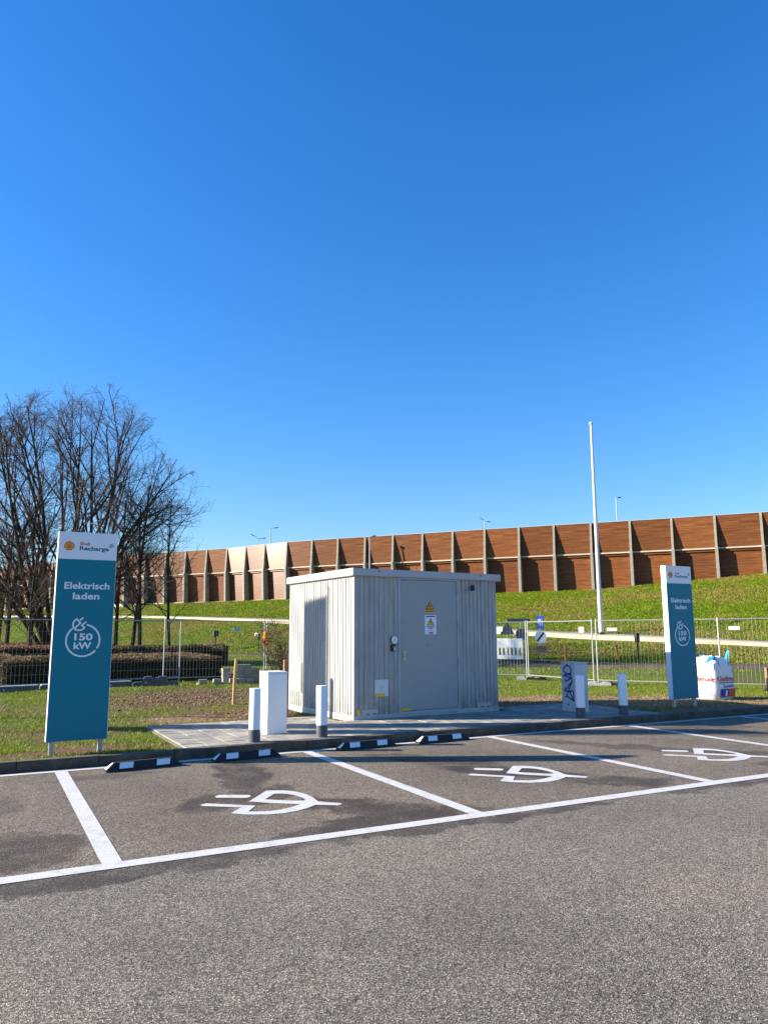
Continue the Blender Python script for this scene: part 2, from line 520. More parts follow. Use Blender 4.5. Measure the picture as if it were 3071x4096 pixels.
def lawn_mat():
    m, n, b = new_mat('lawn')
    at = n.nodes.new('ShaderNodeAttribute'); at.attribute_name = 'soil'
    at2 = n.nodes.new('ShaderNodeAttribute'); at2.attribute_name = 'straw'
    co = coords(n)
    f = tex_noise(n, co, 2.0, 7, 0.7)
    f2 = tex_noise(n, co, 35, 4, 0.7)
    g = ramp(n, f2, [(0.3, (0.045, 0.060, 0.006)), (0.55, (0.10, 0.135, 0.012)), (0.8, (0.18, 0.18, 0.03))])
    s = ramp(n, f2, [(0.25, (0.040, 0.022, 0.011)), (0.5, (0.15, 0.088, 0.048)), (0.8, (0.30, 0.195, 0.115))])
    t = ramp(n, f2, [(0.25, (0.13, 0.085, 0.045)), (0.55, (0.32, 0.22, 0.12)), (0.8, (0.46, 0.34, 0.20))])
    k = math_n(n, 'ADD', at.outputs['Fac'], math_n(n, 'MULTIPLY', math_n(n, 'SUBTRACT', f, 0.5), 1.1), True)
    k = ramp(n, k, [(0.35, (0, 0, 0)), (0.65, (1, 1, 1))])
    k2 = math_n(n, 'ADD', at2.outputs['Fac'], math_n(n, 'MULTIPLY', math_n(n, 'SUBTRACT', f, 0.5), 1.1), True)
    k2 = ramp(n, k2, [(0.35, (0, 0, 0)), (0.65, (1, 1, 1))])
    c = mixc(n, k, g, s)
    c = mixc(n, k2, c, t)
    n.links.new(c, b.inputs['Base Color'])
    b.inputs['Roughness'].default_value = 0.95
    b.inputs['Specular IOR Level'].default_value = 0.2
    bump(n, b, math_n(n, 'ADD', f2, math_n(n, 'MULTIPLY', tex_noise(n, co, 11, 5, 0.7), 1.2)), 1.0, 0.06)
lawn_mat()

def blade_mat(name, sub=0.0):
    m, n, b = new_mat(name)
    at = n.nodes.new('ShaderNodeAttribute'); at.attribute_name = 'tint'
    n.links.new(at.outputs['Color'], b.inputs['Base Color'])
    b.inputs['Roughness'].default_value = 0.6
    b.inputs['Specular IOR Level'].default_value = 0.25
    tr = n.nodes.new('ShaderNodeBsdfTranslucent')
    n.links.new(at.outputs['Color'], tr.inputs['Color'])
    mx = n.nodes.new('ShaderNodeMixShader'); mx.inputs[0].default_value = 0.3
    n.links.new(b.outputs[0], mx.inputs[1]); n.links.new(tr.outputs[0], mx.inputs[2])
    n.links.new(mx.outputs[0], n.nodes['Material Output'].inputs[0])
blade_mat('grass_blade')
blade_mat('leaf')

def emb_mat():
    m, n, b = new_mat('embankment_turf')
    co = coords(n)
    f = tex_noise(n, co, 0.35, 7, 0.7)
    f2 = tex_noise(n, co, 4.5, 5, 0.7)
    g = ramp(n, f2, [(0.28, (0.035, 0.055, 0.004)), (0.55, (0.085, 0.135, 0.008)), (0.8, (0.17, 0.19, 0.02))])
    t = ramp(n, f2, [(0.28, (0.08, 0.07, 0.025)), (0.6, (0.24, 0.19, 0.08)), (0.85, (0.36, 0.28, 0.13))])
    c = mixc(n, ramp(n, f, [(0.48, (0, 0, 0)), (0.66, (0.85, 0.85, 0.85))]), g, t)
    n.links.new(c, b.inputs['Base Color'])
    b.inputs['Roughness'].default_value = 0.95
    b.inputs['Specular IOR Level'].default_value = 0.15
    bump(n, b, f2, 1.0, 0.15)
emb_mat()

def wood_mat():
    m, n, b = new_mat('barrier_wood')
    co = coords(n)                     # panel space: x along the panel, z up
    oi = n.nodes.new('ShaderNodeObjectInfo')
    streak = tex_noise(n, coords(n, 'Object', (0.35, 0.35, 9.0)), 1.4, 6, 0.65)
    fine = tex_noise(n, coords(n, 'Object', (1.6, 1.6, 24.0)), 1.2, 4, 0.6)
    patch = tex_noise(n, co, 0.9, 5, 0.6)
    c = ramp(n, streak, [(0.25, (0.062, 0.019, 0.006)), (0.42, (0.138, 0.048, 0.014)), (0.60, (0.215, 0.080, 0.026)), (0.80, (0.39, 0.19, 0.075))])
    c = mixc(n, 0.5, c, ramp(n, fine, [(0.3, (0.28, 0.28, 0.28)), (0.7, (0.72, 0.72, 0.72))]), 'OVERLAY')
    c = mixc(n, ramp(n, patch, [(0.5, (0, 0, 0)), (0.8, (0.35, 0.35, 0.35))]), c, (0.24, 0.11, 0.04))
    c = mixc(n, 1.0, c, ramp(n, oi.outputs['Random'], [(0, (0.74, 0.72, 0.72)), (0.5, (0.92, 0.90, 0.90)), (1, (1.14, 1.10, 1.05))]), 'MULTIPLY')
    n.links.new(c, b.inputs['Base Color'])
    b.inputs['Roughness'].default_value = 0.6
    b.inputs['Specular IOR Level'].default_value = 0.08
    b.inputs['Coat Weight'].default_value = 0.125
    b.inputs['Coat Roughness'].default_value = 0.27
    b.inputs['Coat IOR'].default_value = 1.5
    wv = n.nodes.new('ShaderNodeTexWave')
    wv.wave_type = 'BANDS'; wv.bands_direction = 'Z'; wv.wave_profile = 'SAW'
    wv.inputs['Scale'].default_value = 3.4
    wv.inputs['Distortion'].default_value = 0.15
    n.links.new(co, wv.inputs['Vector'])
    bump(n, b, math_n(n, 'SUBTRACT', 1.0, wv.outputs['Fac']), 1.0, 0.023)
    n.links.new(b.inputs['Normal'].links[0].from_socket, b.inputs['Coat Normal'])
wood_mat()

def bark_mat(name, a, bcol):
    m, n, b = new_mat(name)
    f = tex_noise(n, coords(n, 'Object', (1, 1, 0.25)), 9, 5, 0.65)
    n.links.new(ramp(n, f, [(0.3, a), (0.7, bcol)]), b.inputs['Base Color'])
    b.inputs['Roughness'].default_value = 0.9
    b.inputs['Specular IOR Level'].default_value = 0.2
    bump(n, b, f, 0.6, 0.03)
bark_mat('bark', (0.022, 0.016, 0.010), (0.070, 0.052, 0.033))
bark_mat('twig', (0.075, 0.048, 0.038), (0.165, 0.112, 0.085))

def road_far():
    m, n, b = new_mat('road_far')
    f = tex_noise(n, coords(n), 2.5, 6, 0.7)
    n.links.new(ramp(n, f, [(0.3, (0.060, 0.048, 0.038)), (0.7, (0.12, 0.098, 0.078))]), b.inputs['Base Color'])
    b.inputs['Roughness'].default_value = 1.0
    b.inputs['Specular IOR Level'].default_value = 0.05
road_far()

# ------------------------------------------------------------------ ground structure
KERB_V = 10.14
g = MB().add([(-1500, -600, -0.6), (1500, -600, -0.6), (1500, 2500, -0.6), (-1500, 2500, -0.6)], [(0, 1, 2, 3)]).build('ground', 'plain_ground', fix=False)
tag(g, kind='structure')
asph = MB().add([(-70, -70, 0), (80, -70, 0), (80, KERB_V + 0.05, 0), (-70, KERB_V + 0.05, 0)], [(0, 1, 2, 3)]).build('asphalt', 'asphalt', fix=False, rz=TH)
tag(asph, kind='structure')

# painted lines, sheets 4 mm up, children of the asphalt
def strip(u0, u1, v0, v1, z=0.004):
    return MB().add([(u0, v0, z), (u1, v0, z), (u1, v1, z), (u0, v1, z)], [(0, 1, 2, 3)])
strip(-20, 30, 5.75, 5.90).build('bay_line', 'road_paint', asph, fix=False)
for u in (-2.15, 0.913, 4.013, 7.055, 9.977, 12.873, 15.8, 18.7):
    strip(u - 0.07, u + 0.07, 5.90, 9.92).build('bay_line', 'road_paint', asph, fix=False)
strip(-20, 30, 9.92, 10.03).build('edge_line', 'road_paint', asph, fix=False)

# painted plug symbols
SYM = [(-1.09, .13), (-1.04, .19), (-.57, .02), (-.63, -.21), (-.53, -.225), (-.43, -.22), (-.33, -.17), (-.24, -.09), (-.15, .02), (-.44, .11), (-.64, .21), (-.48, .70), (-.36, .69), (-.27, .665), (-.18, .60),
       (-.10, .49), (-.03, .32), (.02, .11), (.22, .005), (.24, -.03), (.20, -.085), (-.01, -.03), (-.09, -.15), (-.19, -.25), (-.31, -.32), (-.45, -.35), (-.64, -.325), (-.78, -.25), (-.70, -.03), (-1.06, .08)]
HOLE = [(-.49, .28), (-.40, .53), (-.33, .53), (-.26, .495), (-.19, .42), (-.13, .31), (-.10, .22), (-.11, .17), (-.22, .18)]
def plug_symbol(ox, oy, rot):
    def T(p, k=0):
        c, s = math.cos(rot), math.sin(rot)
        x, y = ox + p[0] * c - p[1] * s, oy + p[0] * s + p[1] * c
        a, b = touv(x, y)
        return (a, b, 0.004)
    mb = MB()
    outer = [Vector(T(p)) for p in SYM]; hole = [Vector(T(p)) for p in HOLE]
    tri = tessellate_polygon([outer, hole])
    mb.add(outer + hole, tri)
    pr = []
    a, b = Vector((-.93, .49)), Vector((-.68, .447))
    d = (b - a).normalized(); nn = Vector((-d.y, d.x))
    for k in range(9):
        t = math.pi * k / 8
        pr.append(b + nn * (0.068 * math.cos(t)) + d * (0.05 * math.sin(t)))
    for k in range(9):
        t = math.pi * k / 8
        pr.append(a - nn * (0.068 * math.cos(t)) - d * (0.05 * math.sin(t)))
    vs = [Vector(T(p)) for p in pr]
    mb.add(vs, tessellate_polygon([vs]))
    o = mb.build('plug_symbol', 'road_paint', asph)
    # make sure faces look up
    me = o.data
    if me.polygons[0].normal.z < 0:
        me.flip_normals()
plug_symbol(-0.646, 7.471, R(7.9))
plug_symbol(2.030, 8.807, 0)
plug_symbol(4.732, 10.129, R(-1))
plug_symbol(7.44, 11.45, R(-1))

# kerb: bedding strip with kerb stones
kb = MB().box(-6.0, 26.0, KERB_V + 0.02, KERB_V + 0.11, -0.2, 0.02).build('kerb', 'concrete_light', rz=TH)
tag(kb, kind='structure')
def kerb_mesh(L):
    c = 0.02
    pr = [(0.0, -0.1), (0.0, 0.12 - c), (c * 0.6, 0.12), (0.13, 0.12), (0.13, -0.1)]
    return MB().prism(pr, 0, L, 'x').mesh('kerb_stone', 'kerb_concrete')
km = kerb_mesh(0.906)
rk = random.Random(3)
u = 1.36 - 0.915 * 8
while u < 25:
    link_mesh('kerb_stone', km, kb, (u, KERB_V + rk.uniform(-.003, .003), rk.uniform(-.004, .004)), rk.uniform(-.003, .003))
    u += 0.915

# lawn
SHED_O = (-0.53, 13.3); SHED_A = R(31.5)
def lawn_base(x, y):
    return 0.098 - 0.10 * sstep(15.5, 22, y) * sstep(-3, 3, x) - 0.04 * sstep(20, 40, y)
def masks(x, y):
    e1 = np.sqrt(((x + 4.6) / 2.9) ** 2 + ((y - 18.3) / 4.2) ** 2)
    soil = 1.05 - 0.75 * e1
    e2 = np.sqrt(((x + 2.6) / 1.5) ** 2 + ((y - 14.8) / 1.7) ** 2)
    soil = np.maximum(soil, 1.1 - 0.8 * e2)
    uu = x * E_[0] + y * E_[1]; vv = x * N_[0] + y * N_[1]
    bare = np.maximum(soil, np.where(uu < 2.4, 0.95 * np.exp(-((vv - 10.85) / 0.26) ** 2), 0.8 - 1.4 * (vv - 10.27)))   # gravelly margin behind the kerb; its left strip also paints in a shadow strip
    bare = np.maximum(bare, 0.13 + 0.45 * (fbm(x, y, 0.55, 4, 7) - 0.5) * 4)
    e3 = np.sqrt(((x - 4.6) / 4.6) ** 2 + ((y - 16.8) / 2.0) ** 2)
    straw = 1.35 - 0.78 * e3
    e4 = np.sqrt(((x + 3.6) / 1.5) ** 2 + ((y - 13.8) / 0.9) ** 2)
    straw = np.maximum(straw, 0.85 - 0.7 * e4)
    e5 = np.sqrt(((uu - 13.5) / 4.0) ** 2 + ((vv - 10.6) / 0.9) ** 2)
    straw = np.maximum(straw, 1.0 - 0.7 * e5)
    return np.clip(bare, 0, 1), np.clip(straw, 0, 1)
def in_slab(uu, vv, pad=0.0):
    a = (uu > 2.45 - pad) & (uu < 11.15 + pad) & (vv > 10.2) & (vv < 12.07 + pad)
    b = (uu > 2.45 - pad) & (uu < 5.45 + pad) & (vv > 10.2) & (vv < 12.95 + pad)
    c = (uu > 9.0 - pad) & (uu < 11.15 + pad) & (vv > 10.2) & (vv < 12.65 + pad)
    return a | b | c
def lawn_z(x, y):
    z = lawn_base(x, y)
    s, st = masks(x, y)
    z = z + (fbm(x, y, 0.7, 3) - 0.5) * 0.05 + s * (fbm(x, y, 3.5, 3, 4) - 0.5) * 0.07
    uu = x * E_[0] + y * E_[1]; vv = x * N_[0] + y * N_[1]
    z = np.where(vv < 10.6, 0.095 + (z - 0.095) * sstep(10.27, 10.6, vv), z)
    z = np.where(in_slab(uu, vv, 0.25), np.minimum(z, 0.075), z)
    return z
us = np.concatenate([np.linspace(-45, -9, 40)[:-1], np.arange(-9, 24, 0.16), np.linspace(24, 70, 40)])
vs_ = np.concatenate([[KERB_V + 0.125], np.arange(KERB_V + 0.2, 19, 0.16), np.linspace(19, 32, 60)[1:], np.linspace(32, 120, 60)[1:]])
UU, VV = np.meshgrid(us, vs_)
GX = UU * E_[0] + VV * N_[0]; GY = UU * E_[1] + VV * N_[1]
GZ = lawn_z(GX, GY)
def grid_mesh(name, gx, gy, gz, mat, attrs=None):
    r, c = gx.shape
    me = bpy.data.meshes.new(name)
    co = np.stack([gx, gy, gz], -1).reshape(-1, 3)
    i = np.arange(r * c).reshape(r, c)
    q = np.stack([i[:-1, :-1], i[:-1, 1:], i[1:, 1:], i[1:, :-1]], -1).reshape(-1, 4)
    me.vertices.add(len(co)); me.vertices.foreach_set('co', co.ravel())
    me.loops.add(q.size); me.loops.foreach_set('vertex_index', q.ravel().astype(np.int32))
    me.polygons.add(len(q))
    me.polygons.foreach_set('loop_start', np.arange(0, q.size, 4, dtype=np.int32))
    me.polygons.foreach_set('use_smooth', np.ones(len(q), bool))
    me.materials.append(M[mat])
    for k, a in (attrs or {}).items():
        at = me.attributes.new(k, 'FLOAT', 'POINT')
        at.data.foreach_set('value', np.asarray(a, np.float32).ravel())
    me.update(calc_edges=True); me.validate()
    return me
ms, mst = masks(GX, GY)
lawn = link_mesh('lawn', grid_mesh('lawn', GX, GY, GZ, 'lawn', {'soil': ms, 'straw': mst}))
tag(lawn, kind='structure')

# embankment between its foot line and the barrier
EB = np.array([(-115, 150), (-57, 117.3), (-28.2, 97.5), (-11.1, 86.8), (7.2, 78), (20, 72.3), (33.3, 66.1), (62, 52)])
EF = np.array([(-100, 112), (-48, 86.), (-24, 69), (-10.7, 59), (1, 46.5), (9, 40), (20, 36), (46, 26)])
EZ = np.array([5.4, 5.4, 5.4, 5.45, 5.45, 5.6, 6.6, 7.2])
def emb(s, t, jit=True):
    s = np.asarray(s, float); t = np.asarray(t, float)
    i = np.arange(len(EB))
    bx, by = np.interp(s, i, EB[:, 0]), np.interp(s, i, EB[:, 1])
    fx, fy = np.interp(s, i, EF[:, 0]), np.interp(s, i, EF[:, 1])
    x = fx + (bx - fx) * t; y = fy + (by - fy) * t
    z = np.interp(s, i, EZ) * np.minimum(t, 1.0)
    if jit:
        z = z + (fbm(x, y, 0.35, 4, 3) - 0.5) * 0.32 * (1 - 0.85 * np.exp(-((t - np.interp(s, [0, 2.05, 3.1, 4.5, 5.1, 5.88, 7], [.885, .645, .50, .304, .237, .14, .005])) / 0.06) ** 2)) * sstep(0.02, 0.12, t) * (1 - sstep(0.86, 0.99, t))
    return x, y, z
SS, TT = np.meshgrid(np.linspace(0, 7, 420), np.concatenate([np.linspace(-0.06, 1.0, 150), [1.1, 1.6, 3.0]]))
ex, ey, ez = emb(SS, TT)
tag(link_mesh('embankment', grid_mesh('embankment', ex, ey, ez, 'embankment_turf')), kind='structure')

# sloping concrete path across the embankment
def strip_t(s, top):
    a = np.interp(s, [0, 2.05, 3.1, 4.5, 5.1, 5.88, 7], [0.9, .662, .530, .335, .262, .158, 0.02])
    wdt = np.interp(s, [0, 2.05, 3.1, 4.5, 5.1, 5.88, 7], [.03, .035, .06, .062, .05, .035, 0.03])
    return a if top else a - wdt
sp = np.linspace(0.6, 6.9, 240)
rows = [(1.15, -0.30), (1.0, 0.07), (0.5, 0.09), (0.0, 0.07), (-0.15, -0.30)]
px_, py_, pz_ = [], [], []
for k, dz in rows:
    t = strip_t(sp, False) + (strip_t(sp, True) - strip_t(sp, False)) * k
    x, y, z0 = emb(sp, t)
    tm = strip_t(sp, False) * 0.5 + strip_t(sp, True) * 0.5
    zm = np.convolve(np.pad(np.maximum(z0, emb(sp, tm)[2]) , 6, 'edge'), np.ones(13) / 13, 'valid')
    px_.append(x); py_.append(y); pz_.append(np.maximum(zm, z0) + dz)
tag(link_mesh('path', grid_mesh('path', np.array(px_), np.array(py_), np.array(pz_), 'concrete_path')), kind='structure')

# service road along the foot of the embankment
ri = np.linspace(0, 7, 160)
fx, fy = np.interp(ri, np.arange(8), EF[:, 0]), np.interp(ri, np.arange(8), EF[:, 1])
bx, by = np.interp(ri, np.arange(8), EB[:, 0]), np.interp(ri, np.arange(8), EB[:, 1])
dx, dy = bx - fx, by - fy
ll = np.hypot(dx, dy); dx, dy = dx / ll, dy / ll
fz = lawn_z(fx - dx * 2, fy - dy * 2)
rx = np.array([fx - dx * 4.2, fx - dx * 4.0, fx - dx * 0.6, fx - dx * 0.4])
ry = np.array([fy - dy * 4.2, fy - dy * 4.0, fy - dy * 0.6, fy - dy * 0.4])
rz_ = np.array([fz * 0 - 0.1, fz * 0 + 0.055, fz * 0 + 0.055, fz * 0 - 0.1]) + 0.03
tag(link_mesh('road', grid_mesh('road', rx, ry, rz_, 'road_far')), kind='structure')

# paving slab of concrete tiles in front of the transformer house
pv = MB()
pv.box(2.42, 11.18, KERB_V + 0.135, 12.07, 0.0, 0.100)
pv.box(2.42, 5.48, 12.071, 12.96, 0.0, 0.100)
pv.box(9.0, 11.18, 12.071, 12.66, 0.0, 0.100)
slab = pv.build('pavement', 'sand', rz=TH)
tag(slab, kind='structure')
TS = 0.30
tm_ = MB().bbox(0, TS - 0.006, 0, TS - 0.006, 0, 0.045, 0.004).mesh('paver', 'paver')
rp = random.Random(8)
def in_shed(uu, vv):
    x, y, _ = uv(uu, vv)
    dx_, dy_ = x - SHED_O[0], y - SHED_O[1]
    a = dx_ * math.cos(SHED_A) + dy_ * math.sin(SHED_A); b = -dx_ * math.sin(SHED_A) + dy_ * math.cos(SHED_A)
    return -0.0 < a < 3.2 and 0.0 < b < 2.7
for i in range(29):
    for j in range(9):
        a, b = 2.45 + i * TS, KERB_V + 0.14 + j * TS
        cu, cv = a + TS / 2, b + TS / 2
        if not bool(in_slab(np.array(cu), np.array(cv))): continue
        if all(in_shed(a + du, b + dv) for du in (0, TS) for dv in (0, TS)): continue
        link_mesh('paver', tm_, slab, (a, b, 0.0785 + rp.uniform(-.003, .003)), 0)

# ------------------------------------------------------------------ grass as stuff
def blades(name, px, py, pz, hgt, wid, lean, cols, mat, label, rs):
    n = len(px)
    ang = rs.rand(n) * 2 * np.pi
    la = rs.rand(n) * 2 * np.pi
    lx, ly = np.cos(la) * lean * hgt, np.sin(la) * lean * hgt
    wx, wy = np.cos(ang) * wid / 2, np.sin(ang) * wid / 2
    co = np.empty((n, 3, 3))
    co[:, 0] = np.stack([px - wx, py - wy, pz - 0.01], -1)
    co[:, 1] = np.stack([px + wx, py + wy, pz - 0.01], -1)
    co[:, 2] = np.stack([px + lx, py + ly, pz + hgt], -1)
    me = bpy.data.meshes.new(name)
    me.vertices.add(n * 3); me.vertices.foreach_set('co', co.ravel())
    me.loops.add(n * 3); me.loops.foreach_set('vertex_index', np.arange(n * 3, dtype=np.int32))
    me.polygons.add(n); me.polygons.foreach_set('loop_start', np.arange(0, n * 3, 3, dtype=np.int32))
    at = me.color_attributes.new('tint', 'FLOAT_COLOR', 'POINT')
    c4 = np.ones((n, 3, 4)); c4[:, :, :3] = cols[:, None, :]
    at.data.foreach_set('color', c4.astype(np.float32).ravel())
    me.materials.append(M[mat])
    me.update(calc_edges=True)
    o = link_mesh(name, me)
    if label: tag(o, label[0], label[1], kind='stuff')
    return o
def pick_cols(rs, n, pal, wts, jit=0.25):
    pal = np.array(pal)
    c = pal[rs.choice(len(pal), n, p=np.array(wts) / sum(wts))]
    return c * (1 + (rs.rand(n, 1) - 0.5) * 2 * jit)

rs = np.random.RandomState(11)
N = 520000
gu = rs.uniform(-5.5, 21, N); gv = KERB_V + 0.14 + (rs.rand(N) ** 1.5) * 12.5
gx = gu * E_[0] + gv * N_[0]; gy = gu * E_[1] + gv * N_[1]
so_, st_ = masks(gx, gy)
den = np.clip(1.0 - 1.25 * so_ - 0.95 * st_ + (fbm(gx, gy, 1.6, 4, 9) - 0.5) * 1.7, 0.015, 1)
ins = in_slab(gu, gv, 0.03)
sa = (gx - SHED_O[0]) * math.cos(SHED_A) + (gy - SHED_O[1]) * math.sin(SHED_A)
sb = -(gx - SHED_O[0]) * math.sin(SHED_A) + (gy - SHED_O[1]) * math.cos(SHED_A)
ins |= (sa > -0.03) & (sa < 3.25) & (sb > -0.03) & (sb < 2.75)
vis = np.abs(gx) < 0.62 * gy + 1.5
keep = (~ins) & vis & (rs.rand(N) < den)
gx, gy, st_, so_ = gx[keep], gy[keep], st_[keep], so_[keep]
n_ = len(gx)
cols = pick_cols(rs, n_, [(0.150, 0.225, 0.010), (0.090, 0.155, 0.006), (0.240, 0.250, 0.018), (0.34, 0.25, 0.07)], [5, 3.5, 2.6, 1.2])
dry = rs.rand(n_) < np.clip(st_ * 0.8 + so_ * 0.5, 0, 0.8)
cols[dry] = pick_cols(rs, dry.sum(), [(0.34, 0.26, 0.12), (0.25, 0.17, 0.08)], [1, 1])
blades('lawn_grass', gx, gy, lawn_z(gx, gy), rs.uniform(0.02, 0.055, n_) * np.where(dry, 0.6, 1), rs.uniform(0.008, 0.016, n_), rs.uniform(0.1, 1.1, n_), cols,
       'grass_blade', ('short patchy green lawn grass behind the kerb', 'grass'), rs)
# straw and chips lying on the bare ground
N = 150000
gu = rs.uniform(-4, 19, N); gv = KERB_V + 0.16 + rs.rand(N) * 10
gx = gu * E_[0] + gv * N_[0]; gy = gu * E_[1] + gv * N_[1]
so_, st_ = masks(gx, gy)
sa = (gx - SHED_O[0]) * math.cos(SHED_A) + (gy - SHED_O[1]) * math.sin(SHED_A)
sb = -(gx - SHED_O[0]) * math.sin(SHED_A) + (gy - SHED_O[1]) * math.cos(SHED_A)
keep = (~in_slab(gu, gv, 0.03)) & ~((sa > -0.03) & (sa < 3.25) & (sb > -0.03) & (sb < 2.75)) & (np.abs(gx) < 0.62 * gy + 1) & (rs.rand(N) < np.clip(st_ * 0.9 + so_ * 0.25, 0, 0.9))
gx, gy, st_ = gx[keep], gy[keep], st_[keep]; n_ = len(gx)
cols = pick_cols(rs, n_, [(0.42, 0.30, 0.15), (0.30, 0.19, 0.10), (0.16, 0.09, 0.045), (0.52, 0.42, 0.25)], [3, 3, 2.5, 1], 0.3)
blades('straw_litter', gx, gy, lawn_z(gx, gy) + 0.006, rs.uniform(0.006, 0.022, n_), rs.uniform(0.010, 0.030, n_), rs.uniform(1.5, 5.0, n_), cols,
       'grass_blade', ('straw and dry litter on the bare ground beside the pavement', 'litter'), rs)
# clods on the dug-over soil
N = 5000
gx = rs.normal(-4.4, 1.7, N); gy = rs.normal(18.0, 2.3, N)
so_, st_ = masks(gx, gy)
uu_, vv_ = gx * E_[0] + gy * E_[1], gx * N_[0] + gy * N_[1]
keep = (so_ > 0.45 + 0.2 * rs.rand(N)) & ~in_slab(uu_, vv_, 0.1)
gx, gy = gx[keep], gy[keep]; n_ = len(gx)
octv = np.array([(1, 0, 0), (-1, 0, 0), (0, 1, 0), (0, -1, 0), (0, 0, 1), (0, 0, -1.)])
octf = np.array([(0, 2, 4), (2, 1, 4), (1, 3, 4), (3, 0, 4), (2, 0, 5), (1, 2, 5), (3, 1, 5), (0, 3, 5)])
sz = 0.008 + 0.034 * rs.rand(n_) ** 2.5
cv_ = octv[None] * rs.uniform(0.55, 1.35, (n_, 6, 1)) * sz[:, None, None]
an = rs.rand(n_) * 6.28
cx_ = cv_[..., 0] * np.cos(an)[:, None] - cv_[..., 1] * np.sin(an)[:, None]; cy_ = cv_[..., 0] * np.sin(an)[:, None] + cv_[..., 1] * np.cos(an)[:, None]
co_ = np.stack([cx_ + gx[:, None], cy_ + gy[:, None], cv_[..., 2] * 0.7 + (lawn_z(gx, gy) + sz * 0.25)[:, None]], -1).reshape(-1, 3)
fi = (octf[None] + (np.arange(n_) * 6)[:, None, None]).reshape(-1, 3)
me = bpy.data.meshes.new('soil_clods')
me.vertices.add(len(co_)); me.vertices.foreach_set('co', co_.ravel())
me.loops.add(fi.size); me.loops.foreach_set('vertex_index', fi.ravel().astype(np.int32))
me.polygons.add(len(fi)); me.polygons.foreach_set('loop_start', np.arange(0, fi.size, 3, dtype=np.int32))
simple('clod', (0.15, 0.092, 0.052), 0.95, 0.4, 4)
me.materials.append(M['clod']); me.update(calc_edges=True)
tag(link_mesh('soil_clods', me), 'loose brown clods on the dug-over soil left of the house', 'soil', kind='stuff')
# flat grass further out
N = 120000
gx = rs.uniform(-30, 34, N); gy = rs.uniform(19, 62, N)
ok = np.abs(gx) < 0.62 * gy + 1
uu_, vv_ = gx * E_[0] + gy * E_[1], gx * N_[0] + gy * N_[1]
ok &= vv_ > 21
gx, gy = gx[ok], gy[ok]
fyl = np.interp(gx, EF[:, 0], EF[:, 1])
ok = (gy < fyl - 3.6)
gx, gy = gx[ok], gy[ok]; n_ = len(gx)
cols = pick_cols(rs, n_, [(0.150, 0.230, 0.008), (0.105, 0.180, 0.006), (0.25, 0.27, 0.015), (0.34, 0.27, 0.06)], [5, 4, 3, 1.2])
blades('far_lawn_grass', gx, gy, lawn_z(gx, gy), rs.uniform(0.03, 0.08, n_), rs.uniform(0.025, 0.05, n_), rs.uniform(0.3, 1.8, n_), cols,
       'grass_blade', ('green lawn grass beyond the mesh fence', 'grass'), rs)
# tufts on the embankment
N = 620000
s_ = rs.uniform(0.9, 6.7, N); t_ = rs.uniform(0.0, 1.0, N)
tt_, tb_ = strip_t(s_, True), strip_t(s_, False)
on = (t_ < tt_ + 0.008) & (t_ > tb_ - 0.022)
dens = np.interp(s_, [0.9, 3, 5, 6.7], [0.5, 0.8, 1, 1])
k_ = (~on) & (rs.rand(N) < dens)
s_, t_ = s_[k_], t_[k_]
gx, gy, gz = emb(s_, t_); n_ = len(gx)
pat = fbm(gx, gy, 0.22, 6, 21) * 0.75 + fbm(gx, gy, 1.6, 3, 31) * 0.25 + 0.07 * sstep(4.0, 5.5, s_)
low = np.exp(-((t_ - 0.09) / 0.07) ** 2) * 0.10 + np.exp(-((t_ - 0.10) / 0.045) ** 2 - ((s_ - 4.95) / 0.22) ** 2) * 0.3 + np.exp(-((t_ - 0.10) / 0.04) ** 2 - ((s_ - 5.75) / 0.25) ** 2) * 0.25
dry = rs.rand(n_) < np.clip((pat + low - 0.50) * 5.0, 0.03, 0.8)
cols = pick_cols(rs, n_, [(0.165, 0.255, 0.005), (0.105, 0.180, 0.003), (0.27, 0.29, 0.010)], [5, 3.0, 2.8], 0.35)
cols[dry] = pick_cols(rs, dry.sum(), [(0.36, 0.28, 0.08), (0.29, 0.18, 0.06), (0.24, 0.23, 0.03)], [1, 0.8, 1.4], 0.3)
blades('embankment_grass', gx, gy, gz, rs.uniform(0.04, 0.15, n_), rs.uniform(0.035, 0.085, n_), rs.uniform(0.3, 2.2, n_), cols,
       'grass_blade', ('rough tufted grass on the embankment below the wooden wall', 'grass'), rs)

# ------------------------------------------------------------------ text
def text_obj(name, body, mat, parent, cap, x0, z0, y, width=None, offset=0.0, align='LEFT', rz=0):
    """letters standing in the x/z plane, facing -y; cap = capital height"""
    cu = bpy.data.curves.new('txt', 'FONT')
    cu.body = body; cu.size = 1.0; cu.extrude = 0.0; cu.offset = offset
    cu.resolution_u = 3
    to = bpy.data.objects.new('txt', cu)
    C.objects.link(to)
    dg = bpy.context.evaluated_depsgraph_get()
    me = bpy.data.meshes.new_from_object(to.evaluated_get(dg))
    bpy.data.objects.remove(to, do_unlink=True); bpy.data.curves.remove(cu)
    xs = [v.co.x for v in me.vertices]
    mn, mx = min(xs), max(xs)
    sc = cap / 0.729
    sx = width / (mx - mn) if width else sc
    for v in me.vertices:
        v.co = Vector(((v.co.x - mn) * sx + x0, y, v.co.y * sc + z0))
    me.materials.clear(); me.materials.append(M[mat])
    me.name = name
    o = link_mesh(name, me, parent)
    if me.polygons and sum(p.normal.y for p in me.polygons) > 0:
        me.flip_normals()
    return o

